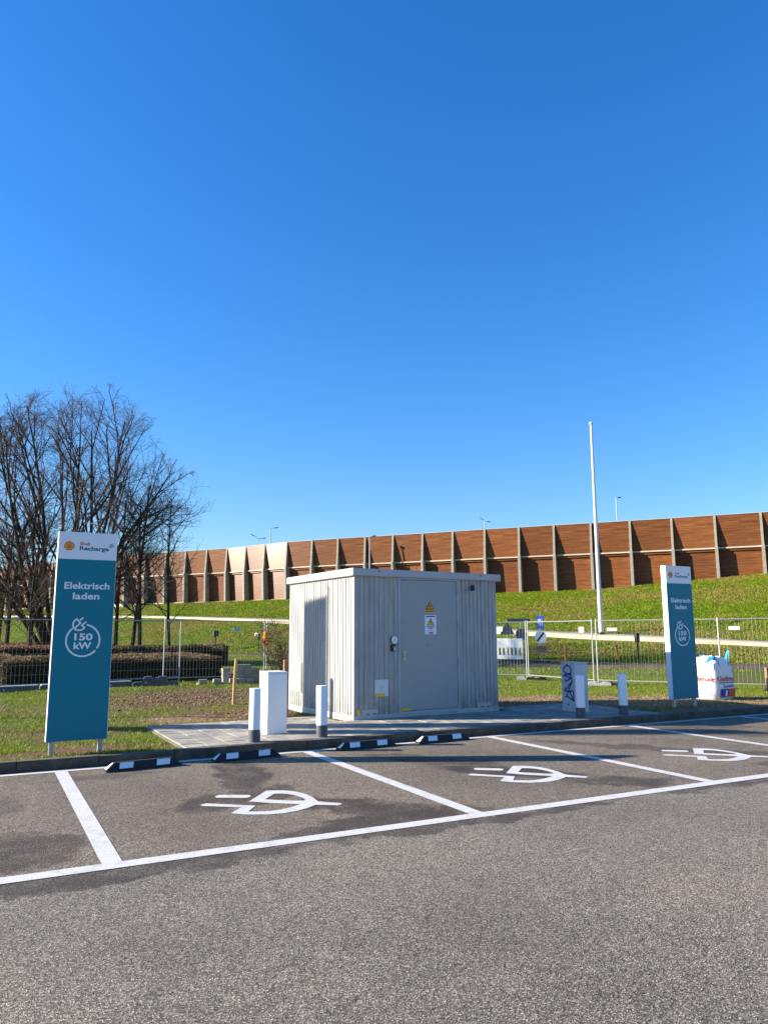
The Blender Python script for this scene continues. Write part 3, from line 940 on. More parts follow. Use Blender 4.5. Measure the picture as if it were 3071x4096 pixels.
# ------------------------------------------------------------------ totem signs
def poly_plate(poly, y, th=0.0015):
    return MB().prism(poly, y - th, y, 'y')
def arc(cx, cz, r, a0, a1, n):
    return [(cx + r * math.cos(R(a0 + (a1 - a0) * i / n)), cz + r * math.sin(R(a0 + (a1 - a0) * i / n))) for i in range(n + 1)]
def shell_poly(cx, cz, w_, h_, lobes=13):
    pts = []
    for i in range(lobes * 4 + 1):
        a = R(-14 + (208) * i / (lobes * 4))
        rr = 1.0 + 0.035 * abs(math.sin(math.pi * i / 4)) - 0.02
        pts.append((cx + rr * math.cos(a) * w_ / 2, cz - h_ * 0.12 + (rr * math.sin(a)) * h_ * 0.60))
    base = [(cx - w_ * 0.30, cz - h_ * 0.33), (cx - w_ * 0.27, cz - h_ * 0.5), (cx + w_ * 0.27, cz - h_ * 0.5), (cx + w_ * 0.30, cz - h_ * 0.33)]
    return pts + base
def make_totem(name, loc, label):
    t = empty(name, loc, TH)
    W, z0, z1, D = 0.73, 0.145, 2.81, 0.125
    hz = 2.45
    MB().box(0.0, W, 0.0, D, z0, z1, 0.004).build('cabinet', 'sign_white', t)
    lo = poly_plate([(0.004, z0 + 0.002), (W - 0.004, z0 + 0.002), (W - 0.004, hz), (0.004, hz)], -0.0015, 0.003).build('teal_face', 'teal', t)
    hd = poly_plate([(0.004, hz + 0.002), (W - 0.004, hz + 0.002), (W - 0.004, z1 - 0.004), (0.004, z1 - 0.004)], -0.0015, 0.003).build('header_face', 'sign_white', t)
    for xx in (0.045, W - 0.105):
        MB().box(xx, xx + 0.06, 0.03, 0.09, -0.12, z0 - 0.001, 0.003).build('leg', 'galvanised', t)
    y = -0.0050
    dz = -0.116
    # lettering
    text_obj('lettering', 'Elektrisch', 'sign_white', lo, 0.088, 0.105, 2.182 + dz, y, 0.555, 0.022)
    text_obj('lettering', 'laden', 'sign_white', lo, 0.088, 0.215, 2.048 + dz, y, 0.325, 0.022)
    text_obj('lettering', '150', 'sign_white', lo, 0.087, 0.262, 1.521 + dz, y, 0.222, 0.028)
    text_obj('lettering', 'kW', 'sign_white', lo, 0.088, 0.260, 1.409 + dz, y, 0.215, 0.028)
    ic = MB()
    cx, cz, r = 0.368, 1.517 + dz, 0.203
    ic.ribbon(arc(cx, cz, r, 131, 321, 40), 0.021, y)
    ic.ribbon(arc(cx, cz, r, 329, 440, 26), 0.021, y)
    def K(x, yy): return (0.262 + (x - 395) * 0.000768, 1.718 + dz - (yy - 1578) * 0.00081)
    ic.ribbon([K(385, 1640), K(368, 1612), K(361, 1585), K(366, 1550), K(384, 1515), K(415, 1488), K(446, 1518), K(478, 1550), K(430, 1596), K(388, 1638)], 0.020, y - 0.0004)
    ic.ribbon([K(388, 1642), K(420, 1660), K(455, 1668), K(490, 1664), K(522, 1650), K(545, 1625), K(524, 1607), K(502, 1588), K(540, 1556), K(572, 1528)], 0.020, y - 0.0008)
    ic.ribbon([K(468, 1507), K(518, 1468)], 0.020, y - 0.0004)
    ic.build('plug_icon', 'sign_white', lo)
    # header
    text_obj('lettering', 'Shell', 'logo_red', hd, 0.040, 0.262, 2.756 + dz, y, 0.125, 0.03)
    text_obj('lettering', 'Recharge', 'logo_teal', hd, 0.054, 0.262, 2.690 + dz, y, 0.365, 0.036)
    lg = poly_plate(shell_poly(0.135, 2.742 + dz, 0.128, 0.122), y, 0.001).build('emblem', 'logo_red', hd)
    poly_plate(shell_poly(0.135, 2.742 + dz, 0.106, 0.100), y - 0.0016, 0.001).build('emblem_inner', 'logo_yellow', hd)
    ray_ = MB()
    for a in (30, 50, 70, 90, 110, 130, 150):
        ray_.ribbon([(0.135 + 0.012 * math.cos(R(a)), 2.742 + dz - 0.046 + 0.012 * math.sin(R(a))), (0.135 + 0.050 * math.cos(R(a)), 2.742 + dz - 0.036 + 0.078 * math.sin(R(a)))], 0.0045, y - 0.0034)
    ray_.build('emblem_rays', 'logo_red', hd)
    sm = MB()
    def Q(x, yy): return (0.662 + (x - 990) * 0.00075, 2.762 + dz - (yy - 335) * 0.00081)
    sm.ribbon([Q(952, 358), Q(955, 330), Q(972, 308), Q(995, 330), Q(962, 352)], 0.007, y)
    sm.ribbon([Q(960, 356), Q(985, 362), Q(1005, 352), Q(1000, 340), Q(1028, 322)], 0.007, y - 0.0004)
    sm.ribbon([Q(990, 312), Q(1005, 294)], 0.007, y)
    sm.build('plug_icon', 'logo_teal', hd)
    return tag(t, label, 'sign', 'charging station totem signs')
x, y = -4.235, 9.735
make_totem('totem_sign', (x, y, 0.118), 'tall teal and white charging sign on the left, in front of the bare trees')
make_totem('totem_sign', (5.715, 15.32, 0.128), 'tall teal and white charging sign on the right, beside the printed white bag')

# ------------------------------------------------------------------ transformer house
shed = empty('transformer_house', (SHED_O[0], SHED_O[1], 0.12), SHED_A)
SW, SD, ZW0, ZW1 = 3.20, 2.70, 0.07, 2.48
def ribbed(p0, p1, length, z0, z1, skip=None, pitch=0.0985, out=1):
    """profile along x, facing -y: flat ribs with V grooves"""
    prof = [(0.0, 0.0)]
    nrib = max(1, round((length - 0.0) / pitch)); pt = length / nrib
    for i in range(1, nrib):
        c = i * pt
        prof += [(c - 0.017, 0.0), (c - 0.009, 0.015), (c + 0.009, 0.015), (c + 0.017, 0.0)]
    prof.append((length, 0.0))
    return prof
def wall_from_profile(prof, ox, oy, ang, z0, z1, mb):
    c, s = math.cos(ang), math.sin(ang)
    vs, fs = [], []
    for a, d in prof:
        X_, Y_ = ox + a * c - d * s, oy + a * s + d * c
        vs += [(X_, Y_, z0), (X_, Y_, z1)]
    for i in range(len(prof) - 1):
        fs.append((2 * i, 2 * i + 2, 2 * i + 3, 2 * i + 1))
    mb.add(vs, fs)
wm = MB()
DL, DR = 0.912, 2.262
wall_from_profile(ribbed(0, 0, DL, ZW0, ZW1), 0, 0, 0, ZW0, ZW1, wm)
wm.build('front_wall', 'ribbed_concrete', shed, fix=False)
wm = MB()
wall_from_profile(ribbed(0, 0, SW - DR, ZW0, ZW1), DR, 0, 0, ZW0, ZW1, wm)
wm.build('front_wall', 'ribbed_concrete', shed, fix=False)
wm = MB()
wall_from_profile(ribbed(0, 0, SD, ZW0, ZW1), 0, SD, -math.pi / 2, ZW0, ZW1, wm)
wm.build('side_wall', 'ribbed_concrete', shed, fix=False)
wm = MB()
wall_from_profile(ribbed(0, 0, SD, ZW0, ZW1), SW, 0, math.pi / 2, ZW0, ZW1, wm)
wm.build('side_wall', 'ribbed_concrete', shed, fix=False)
wm = MB()
wall_from_profile(ribbed(0, 0, SW, ZW0, ZW1), SW, SD, math.pi, ZW0, ZW1, wm)
wm.build('rear_wall', 'ribbed_concrete', shed, fix=False)
MB().box(0.03, SW - 0.03, 0.06, SD - 0.03, ZW0 + 0.01, ZW1 + 0.01).build('core', 'ribbed_concrete', shed)
MB().box(-0.012, SW + 0.012, -0.012, SD + 0.012, -0.15, ZW0, 0.006).build('plinth', 'concrete_light', shed)
rf = MB().box(-0.06, SW + 0.10, -0.06, SD + 0.06, ZW1, ZW1 + 0.135, 0.012).build('roof', 'roof_trim', shed)
for bx_ in (0.48, 2.79):
    MB().tube((bx_, -0.068, ZW1 + 0.09), (bx_, -0.058, ZW1 + 0.09), 0.014, n=8).build('roof_bolt', 'black', rf)
# door
fr = MB()
fr.box(DL, DL + 0.036, -0.02, 0.055, 0.06, ZW1 - 0.002)
fr.box(DR - 0.03, DR, -0.02, 0.055, 0.06, ZW1 - 0.002)
fr.box(DL + 0.036, DR - 0.03, -0.02, 0.055, ZW1 - 0.03, ZW1 - 0.002)
fr.box(DL + 0.036, DR - 0.03, -0.024, 0.055, 0.05, 0.095)
fr.build('door_frame', 'door_frame', shed)
door = MB().box(DL + 0.042, DR - 0.036, -0.012, 0.035, 0.101, ZW1 - 0.036, 0.004).build('door', 'door_paint', shed)
for hz_ in (2.26, 1.62, 0.94, 0.305):
    MB().tube((DR - 0.022, -0.030, hz_ - 0.085), (DR - 0.022, -0.030, hz_ + 0.085), 0.013, n=8).build('hinge', 'galvanised', door)
hd = MB(); hd.box(1.018, 1.062, -0.022, -0.0121, 0.99, 1.165, 0.006); hd.tube((1.04, -0.05, 1.115), (1.04, -0.02, 1.115), 0.011, n=8); hd.tube((1.04, -0.045, 1.115), (1.03, -0.045, 1.02), 0.009, n=8)
hd.build('door_handle', 'brass', door)
MB().tube((1.541, -0.016, 1.257), (1.541, -0.011, 1.257), 0.012, n=10).build('door_stud', 'lamp_dark', door)
def tri_sign(cx, z0_, hw, hh, y, colm, parent):
    poly_plate([(cx - hw, z0_), (cx + hw, z0_), (cx, z0_ + hh)], y, 0.001).build('warning_triangle', 'black', parent)
    poly_plate([(cx - hw * 0.74, z0_ + hh * 0.10), (cx + hw * 0.74, z0_ + hh * 0.10), (cx, z0_ + hh * 0.82)], y - 0.0014, 0.001).build('warning_triangle', colm, parent)
    MB().ribbon([(cx - hw * 0.02, z0_ + hh * 0.66), (cx - hw * 0.2, z0_ + hh * 0.36), (cx + hw * 0.14, z0_ + hh * 0.42), (cx + hw * 0.05, z0_ + hh * 0.15)], hw * 0.11, y - 0.0030).build('lightning_bolt', 'black', parent)
ZD = -0.12
so1 = poly_plate([(1.495, 1.962 + ZD), (1.713, 1.962 + ZD), (1.713, 2.025 + ZD), (1.605, 2.190 + ZD), (1.495, 2.025 + ZD)], -0.0125, 0.0012).build('warning_sticker', 'sign_orange', door)
tri_sign(1.604, 2.030 + ZD, 0.096, 0.148, -0.0142, 'sign_orange', so1)
wl = MB(); wl.ribbon([(1.515, 1.994 + ZD), (1.693, 1.994 + ZD)], 0.018, -0.0142); wl.build('printed_line', 'stake_brown', so1)
so2 = poly_plate([(1.491, 1.572 + ZD), (1.745, 1.572 + ZD), (1.745, 1.925 + ZD), (1.491, 1.925 + ZD)], -0.0125, 0.0012).build('notice_sticker', 'sign_white', door)
tri_sign(1.618, 1.735 + ZD, 0.085, 0.138, -0.0142, 'sign_yellow', so2)
for zz, a, b_, h_ in ((1.898, 1.515, 1.72, 0.022), (1.712, 1.52, 1.715, 0.012), (1.684, 1.56, 1.675, 0.018), (1.636, 1.55, 1.69, 0.007)):
    MB().ribbon([(a, zz + ZD), (b_, zz + ZD)], h_, -0.0142).build('printed_line', 'print_blue', so2)
poly_plate([(1.575, 1.582 + ZD), (1.672, 1.582 + ZD), (1.672, 1.612 + ZD), (1.575, 1.612 + ZD)], -0.0142, 0.001).build('red_label', 'red', so2)
poly_plate([(0.976, 2.546 + ZD), (1.105, 2.546 + ZD), (1.105, 2.575 + ZD), (0.976, 2.575 + ZD)], -0.0125, 0.001).build('maker_sticker', 'blue', door)
poly_plate([(0.962, 0.226 + ZD), (1.164, 0.226 + ZD), (1.164, 0.266 + ZD), (0.962, 0.266 + ZD)], -0.0125, 0.001).build('yellow_label', 'yellow', door)
# gauge, key safe, hatch
gz_ = 1.474 + ZD
gg = MB().tube((0.80, -0.055, gz_), (0.80, 0.0, gz_), 0.062, n=24).build('dial', 'lamp_dark', shed)
MB().tube((0.80, -0.060, gz_), (0.80, -0.0551, gz_), 0.066, n=24).build('dial_face', 'sign_white', gg)
MB().ribbon([(0.775, gz_ - 0.02), (0.815, gz_ + 0.025)], 0.008, -0.0605).build('dial_needle', 'black', gg)
ks = MB().box(0.742, 0.842, -0.045, 0.0, 1.275 + ZD, 1.395 + ZD, 0.01).build('key_safe', 'black', shed)
MB().box(0.785, 0.835, -0.052, -0.0452, 1.285 + ZD, 1.36 + ZD, 0.003).build('key_safe_cover', 'lamp_grey', ks)
ht = MB().box(0.42, 0.694, -0.010, 0.01, 0.496 + ZD, 0.788 + ZD, 0.003).build('hatch', 'hatch_white', shed)
for a, b_ in ((0.52, 0.66), (0.557, 0.66), (0.594, 0.66), (0.557, 0.62)):
    MB().tube((a, -0.013, b_ + ZD), (a, -0.0095, b_ + ZD), 0.006, n=6).build('hatch_screw', 'lamp_dark', ht)
poly_plate([(0.422, 0.494 + ZD), (0.616, 0.494 + ZD), (0.616, 0.55 + ZD), (0.422, 0.55 + ZD)], -0.0105, 0.001).build('yellow_label', 'yellow', ht)
poly_plate([(0.06, 0.190 + ZD), (0.118, 0.190 + ZD), (0.118, 0.296 + ZD), (0.06, 0.296 + ZD)], -0.001, 0.001).build('yellow_label', 'yellow', shed)
for a, b_ in ((0.165, 0.483), (2.685, 3.02)):
    q = MB().box(a, b_, -0.007, 0.012, 0.160 + ZD + 0.03, 0.283 + ZD, 0.003).build('lifting_pocket', 'roof_trim', shed)
    for k in (0.33, 0.75):
        xx = a + (b_ - a) * k
        MB().prism([(xx - 0.04, 0.198 + ZD), (xx + 0.045, 0.198 + ZD), (xx + 0.01, 0.228 + ZD)], -0.012, -0.0072).build('lifting_hook', 'lamp_dark', q)
# outdoor lamp on a bracket
lm = MB().path([(2.43, -0.005, 2.385 + ZD), (2.43, -0.06, 2.375 + ZD), (2.50, -0.075, 2.37 + ZD), (2.565, -0.08, 2.385 + ZD)], 0.012, 6).build('lamp_bracket', 'lamp_grey', shed)
MB().lathe([(0.02, -0.02), (0.032, 0.0), (0.045, 0.03), (0.048, 0.085), (0.03, 0.105), (0.012, 0.11)], 14, (2.565, -0.08, 2.40 + ZD)).build('lamp_head', 'black', shed, True)
MB().lathe([(0.012, -0.01), (0.024, 0.0), (0.024, 0.022)], 12, (2.565, -0.08, 2.378 + ZD)).build('lamp_glass', 'sign_white', shed, True)
# ventilation grille on the lit side
simple('vent_paint', (0.40, 0.37, 0.29), 0.6, 0.05)
vg = MB().box(-0.018, 0.004, 2.06, 2.596, 0.42 + ZD + 0.04, 1.035 + ZD, 0.003).build('vent_frame', 'vent_paint', shed)
for k in range(15):
    zz = 0.49 + ZD + k * 0.0355
    MB().add([(-0.034, 2.085, zz), (-0.034, 2.571, zz), (-0.0185, 2.571, zz + 0.03), (-0.0185, 2.085, zz + 0.03), (-0.030, 2.085, zz - 0.004), (-0.030, 2.571, zz - 0.004), (-0.0183, 2.571, zz + 0.022), (-0.0183, 2.085, zz + 0.022)],
             [(0, 1, 2, 3), (4, 7, 6, 5), (0, 4, 5, 1), (0, 3, 7, 4), (1, 5, 6, 2)]).build('vent_slat', 'vent_paint', vg)
tag(shed, 'grey ribbed concrete transformer house with a wide steel door', 'transformer house')

# ------------------------------------------------------------------ feeder cabinets
def make_cabinet(u, v, paint, label, graff=False, rot=0.0):
    w_, d_, h_ = 0.31, 0.385, 0.905
    x, y, _ = uv(u, v)
    t = empty('feeder_cabinet', (x, y, 0.124), TH + rot)
    MB().box(0, w_, 0, d_, 0.0, h_ - 0.03, 0.005).build('housing', paint, t)
    MB().box(-0.004, w_ + 0.004, -0.004, d_ + 0.004, h_ - 0.028, h_, 0.006).build('lid', paint, t)
    MB().box(0.012, w_ - 0.012, -0.004, 0.0, 0.02, h_ - 0.045, 0.001).build('door_panel', paint, t)
    MB().box(-0.02, w_ + 0.02, -0.02, d_ + 0.02, -0.05, 0.004).build('base_plate', 'concrete_light', t)
    if graff:
        g_ = MB()
        def G(a, b): return (a, b)
        # strokes on the left side, a = distance from the rear edge towards the front, z up
        S_ = [[(0.17, 0.89), (0.17, 0.845)],
              [(0.17, 0.85), (0.08, 0.80), (0.07, 0.74), (0.16, 0.69), (0.27, 0.71), (0.29, 0.78), (0.23, 0.84), (0.16, 0.845)],
              [(0.06, 0.66), (0.20, 0.69), (0.29, 0.66)], [(0.28, 0.78), (0.27, 0.62)],
              [(0.07, 0.645), (0.10, 0.655), (0.27, 0.62)],
              [(0.10, 0.60), (0.12, 0.55), (0.29, 0.62), (0.30, 0.56), (0.12, 0.40), (0.08, 0.43)],
              [(0.30, 0.56), (0.13, 0.28), (0.10, 0.25)], [(0.07, 0.38), (0.20, 0.36), (0.31, 0.39)],
              [(0.22, 0.36), (0.33, 0.20)], [(0.32, 0.39), (0.33, 0.20), (0.13, 0.28)],
              [(0.17, 0.14), (0.18, 0.115)]]
        for k, st in enumerate(S_):
            g_.ribbon(st, 0.026 if k < len(S_) - 1 else 0.045, -0.0012 - 0.0003 * (k % 6), 0.0008)
        # local x/z ribbon facing -y -> left side facing -x
        Mx = Matrix(((0, 1, 0, 0), (-1, 0, 0, d_), (0, 0, 1, 0), (0, 0, 0, 1)))
        g_.xf(Mx).build('graffiti', 'graffiti', t)
    return tag(t, label, 'cabinet', 'feeder cabinets on the pavement')
make_cabinet(3.80, 11.00, 'cabinet_paint', 'clean white feeder cabinet between the two bollards left of the transformer house')
make_cabinet(9.90, 11.17, 'cabinet_paint_old', 'grey feeder cabinet with purple graffiti right of the transformer house', True)

# ------------------------------------------------------------------ bollards
BL = [(-1.80, 10.76, 'white and grey bollard in front of the white feeder cabinet'),
      (-0.91, 11.26, 'white and grey bollard in front of the lit ribbed wall corner'),
      (3.45, 13.66, 'white and grey bollard in front of the graffiti cabinet'),
      (4.33, 14.05, 'white and grey bollard standing alone between graffiti cabinet and right sign')]
proto = None
for i, (x, y, lab) in enumerate(BL):
    if proto is None:
        proto = empty('bollard', (x, y, 0.122))
        MB().lathe([(0.082, -0.05), (0.082, 0.168)], 24).build('base_sleeve', 'bollard_grey', proto, True)
        MB().lathe([(0.079, 0.168), (0.079, 0.712), (0.074, 0.722), (0.03, 0.726)], 24).build('post', 'bollard_white', proto, True)
        o = proto
    else:
        o = copy_tree(proto)
        o.location = (x, y, 0.122)
        o.rotation_euler = (R((-1) ** i * 0.4), R(0.5 * (i - 2)), i)
    tag(o, lab, 'bollard', 'bollards along the kerb')

# ------------------------------------------------------------------ wheel stops
def make_stop():
    t = empty('wheel_stop')
    L, D, H = 0.90, 0.15, 0.10
    e, s = 0.10, 0.045
    vs = [(0, 0, 0), (L, 0, 0), (L, D, 0), (0, D, 0), (0, 0, 0.022), (L, 0, 0.022), (L, D, 0.022), (0, D, 0.022), (e, s, H), (L - e, s, H), (L - e, D - s, H), (e, D - s, H)]
    fs = [(3, 2, 1, 0), (0, 1, 5, 4), (1, 2, 6, 5), (2, 3, 7, 6), (3, 0, 4, 7), (4, 5, 9, 8), (5, 6, 10, 9), (6, 7, 11, 10), (7, 4, 8, 11), (8, 9, 10, 11)]
    me = MB().add(vs, fs).mesh('body', 'rubber')
    bm = bmesh.new(); bm.from_mesh(me)
    bmesh.ops.bevel(bm, geom=list(bm.edges), offset=0.006, segments=2, affect='EDGES'); bm.to_mesh(me); bm.free()
    link_mesh('body', me, t)
    # reflective patches on the sloping front
    def onslope(x, k):
        return Vector((x, s * k, 0.022 + (H - 0.022) * k)) + Vector((0, -0.866, 0.5)) * 0.003
    for x0 in (0.16, 0.60):
        a = [onslope(x0 - 0.01, 0.12), onslope(x0 + 0.15, 0.12), onslope(x0 + 0.165, 0.92), onslope(x0 + 0.005, 0.92)]
        b = [p + Vector((0, 0.003, -0.002)) for p in a]
        MB().add(a + b, [(0, 1, 2, 3), (7, 6, 5, 4), (0, 4, 5, 1), (1, 5, 6, 2), (2, 6, 7, 3), (3, 7, 4, 0)]).build('reflective_patch', 'reflector_white', t)
    # end wedge patch
    def onend(y, k):
        return Vector((e * k, y, 0.022 + (H - 0.022) * k)) + Vector((-0.6, 0, 0.75)) * 0.003
    a = [onend(0.03, 0.1), onend(0.06, 0.92), onend(D - 0.06, 0.92), onend(D - 0.03, 0.1)]
    b = [p + Vector((0.002, 0, -0.003)) for p in a]
    MB().add(a + b, [(0, 1, 2, 3), (7, 6, 5, 4), (0, 4, 5, 1), (1, 5, 6, 2), (2, 6, 7, 3), (3, 7, 4, 0)]).build('end_patch', 'reflector_white', t)
    return t
ws0 = make_stop()
for i, (u, v, r_, lab) in enumerate([(1.37, 9.60, 6.0, 'black rubber wheel stop nearest the left charging sign'),
                                    (2.67, 9.67, 5.0, 'black rubber wheel stop in front of the white cabinet and first bollard'),
                                    (4.44, 9.775, 3.0, 'black rubber wheel stop just right of the second bay line'),
                                    (5.72, 9.80, 3.5, 'black rubber wheel stop farthest right, in front of the transformer door')]):
    o = ws0 if i == 0 else copy_tree(ws0)
    o.location = uv(u, v, 0.0)
    o.rotation_euler = (0, 0, TH + R(r_))
    tag(o, lab, 'wheel stop', 'wheel stops at the heads of the bays')

# ------------------------------------------------------------------ noise barrier
WP = [(46.28, 59.62), (43.04, 61.2), (39.81, 62.78), (36.57, 64.35), (33.33, 65.93), (29.96, 67.58), (26.66, 69.19), (23.31, 70.75), (20.0, 72.22), (16.75, 73.64), (13.57, 75.05), (10.33, 76.46), (7.21, 77.92), (4.15, 79.41), (1.03, 80.86), (-2.01, 82.25), (-5.06, 83.54), (-8.07, 85.01), (-11.13, 86.71), (-14.02, 88.88), (-16.68, 91.12), (-19.38, 93.15), (-22.22, 94.54), (-25.23, 95.94), (-28.19, 97.45), (-31.28, 98.96), (-34.38, 100.47), (-37.47, 101.97), (-40.35, 103.85), (-43.03, 106.01), (-45.7, 108.18), (-48.37, 110.34), (-51.05, 112.51), (-53.72, 114.67), (-56.39, 116.84), (-59.1, 119.0), (-61.8, 121.1), (-64.5, 123.3), (-67.2, 125.5)]
ZT, ZR, ZB = 12.0, 9.03, 5.35
LEAN = 0.45                                       # the foot stands further back than the top
nw = empty('noise_wall', (0, 0, 0))
tag(nw, 'long brown timber noise barrier with concrete posts on the embankment', 'noise barrier')
for i in range(len(WP) - 1):
    a, b = Vector(WP[i + 1]), Vector(WP[i])        # left to right
    d = (b - a); L = d.length; ang = math.atan2(d.y, d.x)
    lx = 0.0
    def back(z): return LEAN * (ZT - z) / (ZT - ZB)
    def slabq(name, z0, z1, y0, y1, mat, x0=0.10, x1=None):
        x1 = L - 0.10 if x1 is None else x1
        vs = []
        for z in (z0, z1):
            bk = back(z)
            vs += [(x0, bk + y0, z), (x1, bk + y0, z), (x1, bk + y1, z), (x0, bk + y1, z)]
        o = MB().add(vs, [(3, 2, 1, 0), (4, 5, 6, 7), (0, 1, 5, 4), (1, 2, 6, 5), (2, 3, 7, 6), (3, 0, 4, 7)]).build(name, mat, nw, loc=(a.x, a.y, 0), rz=ang)
        return o
    slabq('upper_panel', ZR + 0.07, ZT, -0.16, 0.08, 'barrier_wood')
    slabq('lower_panel', ZB + 0.19, ZR - 0.26, 0.0, 0.2, 'barrier_wood')
    slabq('fascia_board', ZR - 0.26, ZR - 0.05, -0.13, 0.1, 'barrier_wood')
    slabq('rail', ZR - 0.05, ZR + 0.07, -0.26, 0.1, 'rail_pale')
    slabq('base_beam', ZB - 0.25, ZB + 0.19, -0.20, 0.2, 'rail_pale')
    slabq('coping', ZT, ZT + 0.05, -0.19, 0.12, 'lamp_grey')
# posts
for i, p in enumerate(WP):
    a = Vector(WP[min(i + 1, len(WP) - 1)]); b = Vector(WP[max(i - 1, 0)])
    ang = math.atan2((b - a).y, (b - a).x)
    mb = MB()
    def sec(z, f, bk=0.15, hw=0.11):
        k = LEAN * (ZT - z) / (ZT - ZB)
        return [(-hw, k - f, z), (hw, k - f, z), (hw, k + bk, z), (-hw, k + bk, z)]
    def loft(s0, s1):
        mb.add(s0 + s1, [(3, 2, 1, 0), (4, 5, 6, 7), (0, 1, 5, 4), (1, 2, 6, 5), (2, 3, 7, 6), (3, 0, 4, 7)])
    loft(sec(ZR + 0.1, 0.62, hw=0.10), sec(ZT + 0.08, 0.20, hw=0.10))
    loft(sec(ZB - 0.9, 0.80, hw=0.13), sec(ZR + 0.099, 0.68, hw=0.13))
    mb.build('post', 'concrete_post', nw, loc=(p[0], p[1], 0), rz=ang)

# ------------------------------------------------------------------ street lamps and pole
def lamp(x, y, z0, h, heads, label, r=0.11, arm=1.5, mat='lamp_grey', hl=0.5):
    t = empty('street_lamp', (x, y, z0))
    MB().tube((0, 0, 0), (0, 0, h), r, r * 0.6, 10).build('pole', mat, t, True)
    for a, rise in heads:
        c, s = math.cos(R(a)), math.sin(R(a))
        MB().path([(0, 0, h - 0.05), (c * arm * 0.5, s * arm * 0.5, h + rise * 0.5), (c * arm, s * arm, h + rise)], 0.035, 6).build('arm', mat, t)
        hd_ = MB().box(0, hl, -0.11, 0.11, -0.05, 0.05, 0.02)
        o = hd_.build('lamp_head', 'lamp_dark', t)
        o.location = (c * arm, s * arm, h + rise); o.rotation_euler = (0, -math.atan2(rise, arm), R(a))
    return tag(t, label, 'street lamp', 'street lamps behind the noise barrier')
lamp(-17.6, 104.5, 5.3, 9.4, [(180, 0.35), (0, 0.03)], 'twin-headed street lamp above the pale panels of the barrier', r=0.085, arm=0.55, hl=0.55)
lamp(-15.2, 100.0, 5.3, 10.2, [(0, 0.05)], 'single-arm street lamp next to the twin-headed lamp on the left', r=0.085, arm=0.5, hl=0.55)
lamp(11.9, 88.0, 5.4, 9.2, [(165, 0.2), (-10, -0.04)], 'twin-headed street lamp above the barrier right of the house roof', r=0.085, arm=0.25, hl=0.38)
lamp(24.4, 78.0, 5.4, 10.15, [(0, 0.02)], 'single-arm street lamp right of the tall white pole', r=0.085, arm=0.15, hl=0.35)
lamp(-1.55, 80.3, 5.2, 6.65, [(0, 0.03)], 'slim street lamp in front of the barrier above the house roof', r=0.075, arm=0.3, hl=0.4)

t = empty('flag_pole', (13.4, 47.2, 1.32))
MB().tube((0, 0, -0.4), (0, 0, 13.55), 0.145, 0.075, 16).build('pole', 'pole_white', t, True)
MB().tube((0, 0, -0.45), (0, 0, 0.28), 0.21, 0.20, 16).build('base_collar', 'black', t, True)
kn = MB(); kn.lathe([(0.09, 0), (0.11, 0.04), (0.11, 0.12), (0.03, 0.18)], 12, (0, 0, 13.55)); kn.tube((0, 0, 13.6), (-0.16, 0, 13.62), 0.035, n=8)
kn.build('finial', 'pole_white', t, True)
tag(t, 'tall plain white tapered pole on the grass bank', 'pole')

# banner flags of the forecourt, standing left of the picture (their shadows cross the pavement)
def flag(x, y, H, wdt, z0, label, rz):
    t = empty('banner_flag', (x, y, 0.0), rz)
    MB().tube((0, 0, -0.1), (0, 0, H), 0.045, 0.03, 10).build('pole', 'pole_white', t, True)
    MB().lathe([(0.04, 0), (0.05, 0.04), (0.02, 0.09)], 10, (0, 0, H)).build('finial', 'pole_white', t, True)
    MB().tube((0, 0, H - 0.12), (wdt, 0, H - 0.42), 0.015, n=6).build('crossbar', 'pole_white', t)
    n = 14
    vs, fs = [], []
    for k in range(n + 1):
        for j in range(7):
            xx = 0.05 + (wdt - 0.05) * j / 6
            top = H - 0.15 - 0.30 * j / 6
            z = top + (z0 - top) * k / n
            yy = 0.05 * math.sin(j * 1.1 + k * 0.5) * (k / n)
            vs.append((xx, yy, z)); 
    for k in range(n):
        for j in range(6):
            q = k * 7 + j
            fs.append((q, q + 1, q + 8, q + 7))
    o = MB().add(vs, fs).build('banner', 'banner', t, True, fix=False)
    md = o.modifiers.new('thickness', 'SOLIDIFY'); md.thickness = 0.006
    return tag(t, label, 'flag', 'banner flags at the left')
flag(-10.6, 12.05, 7.3, 0.62, 2.55, 'tall white banner flag nearer the parking bays', R(90))
flag(-12.0, 13.95, 7.05, 0.90, 4.45, 'wide white banner flag farther from the parking bays', R(90))

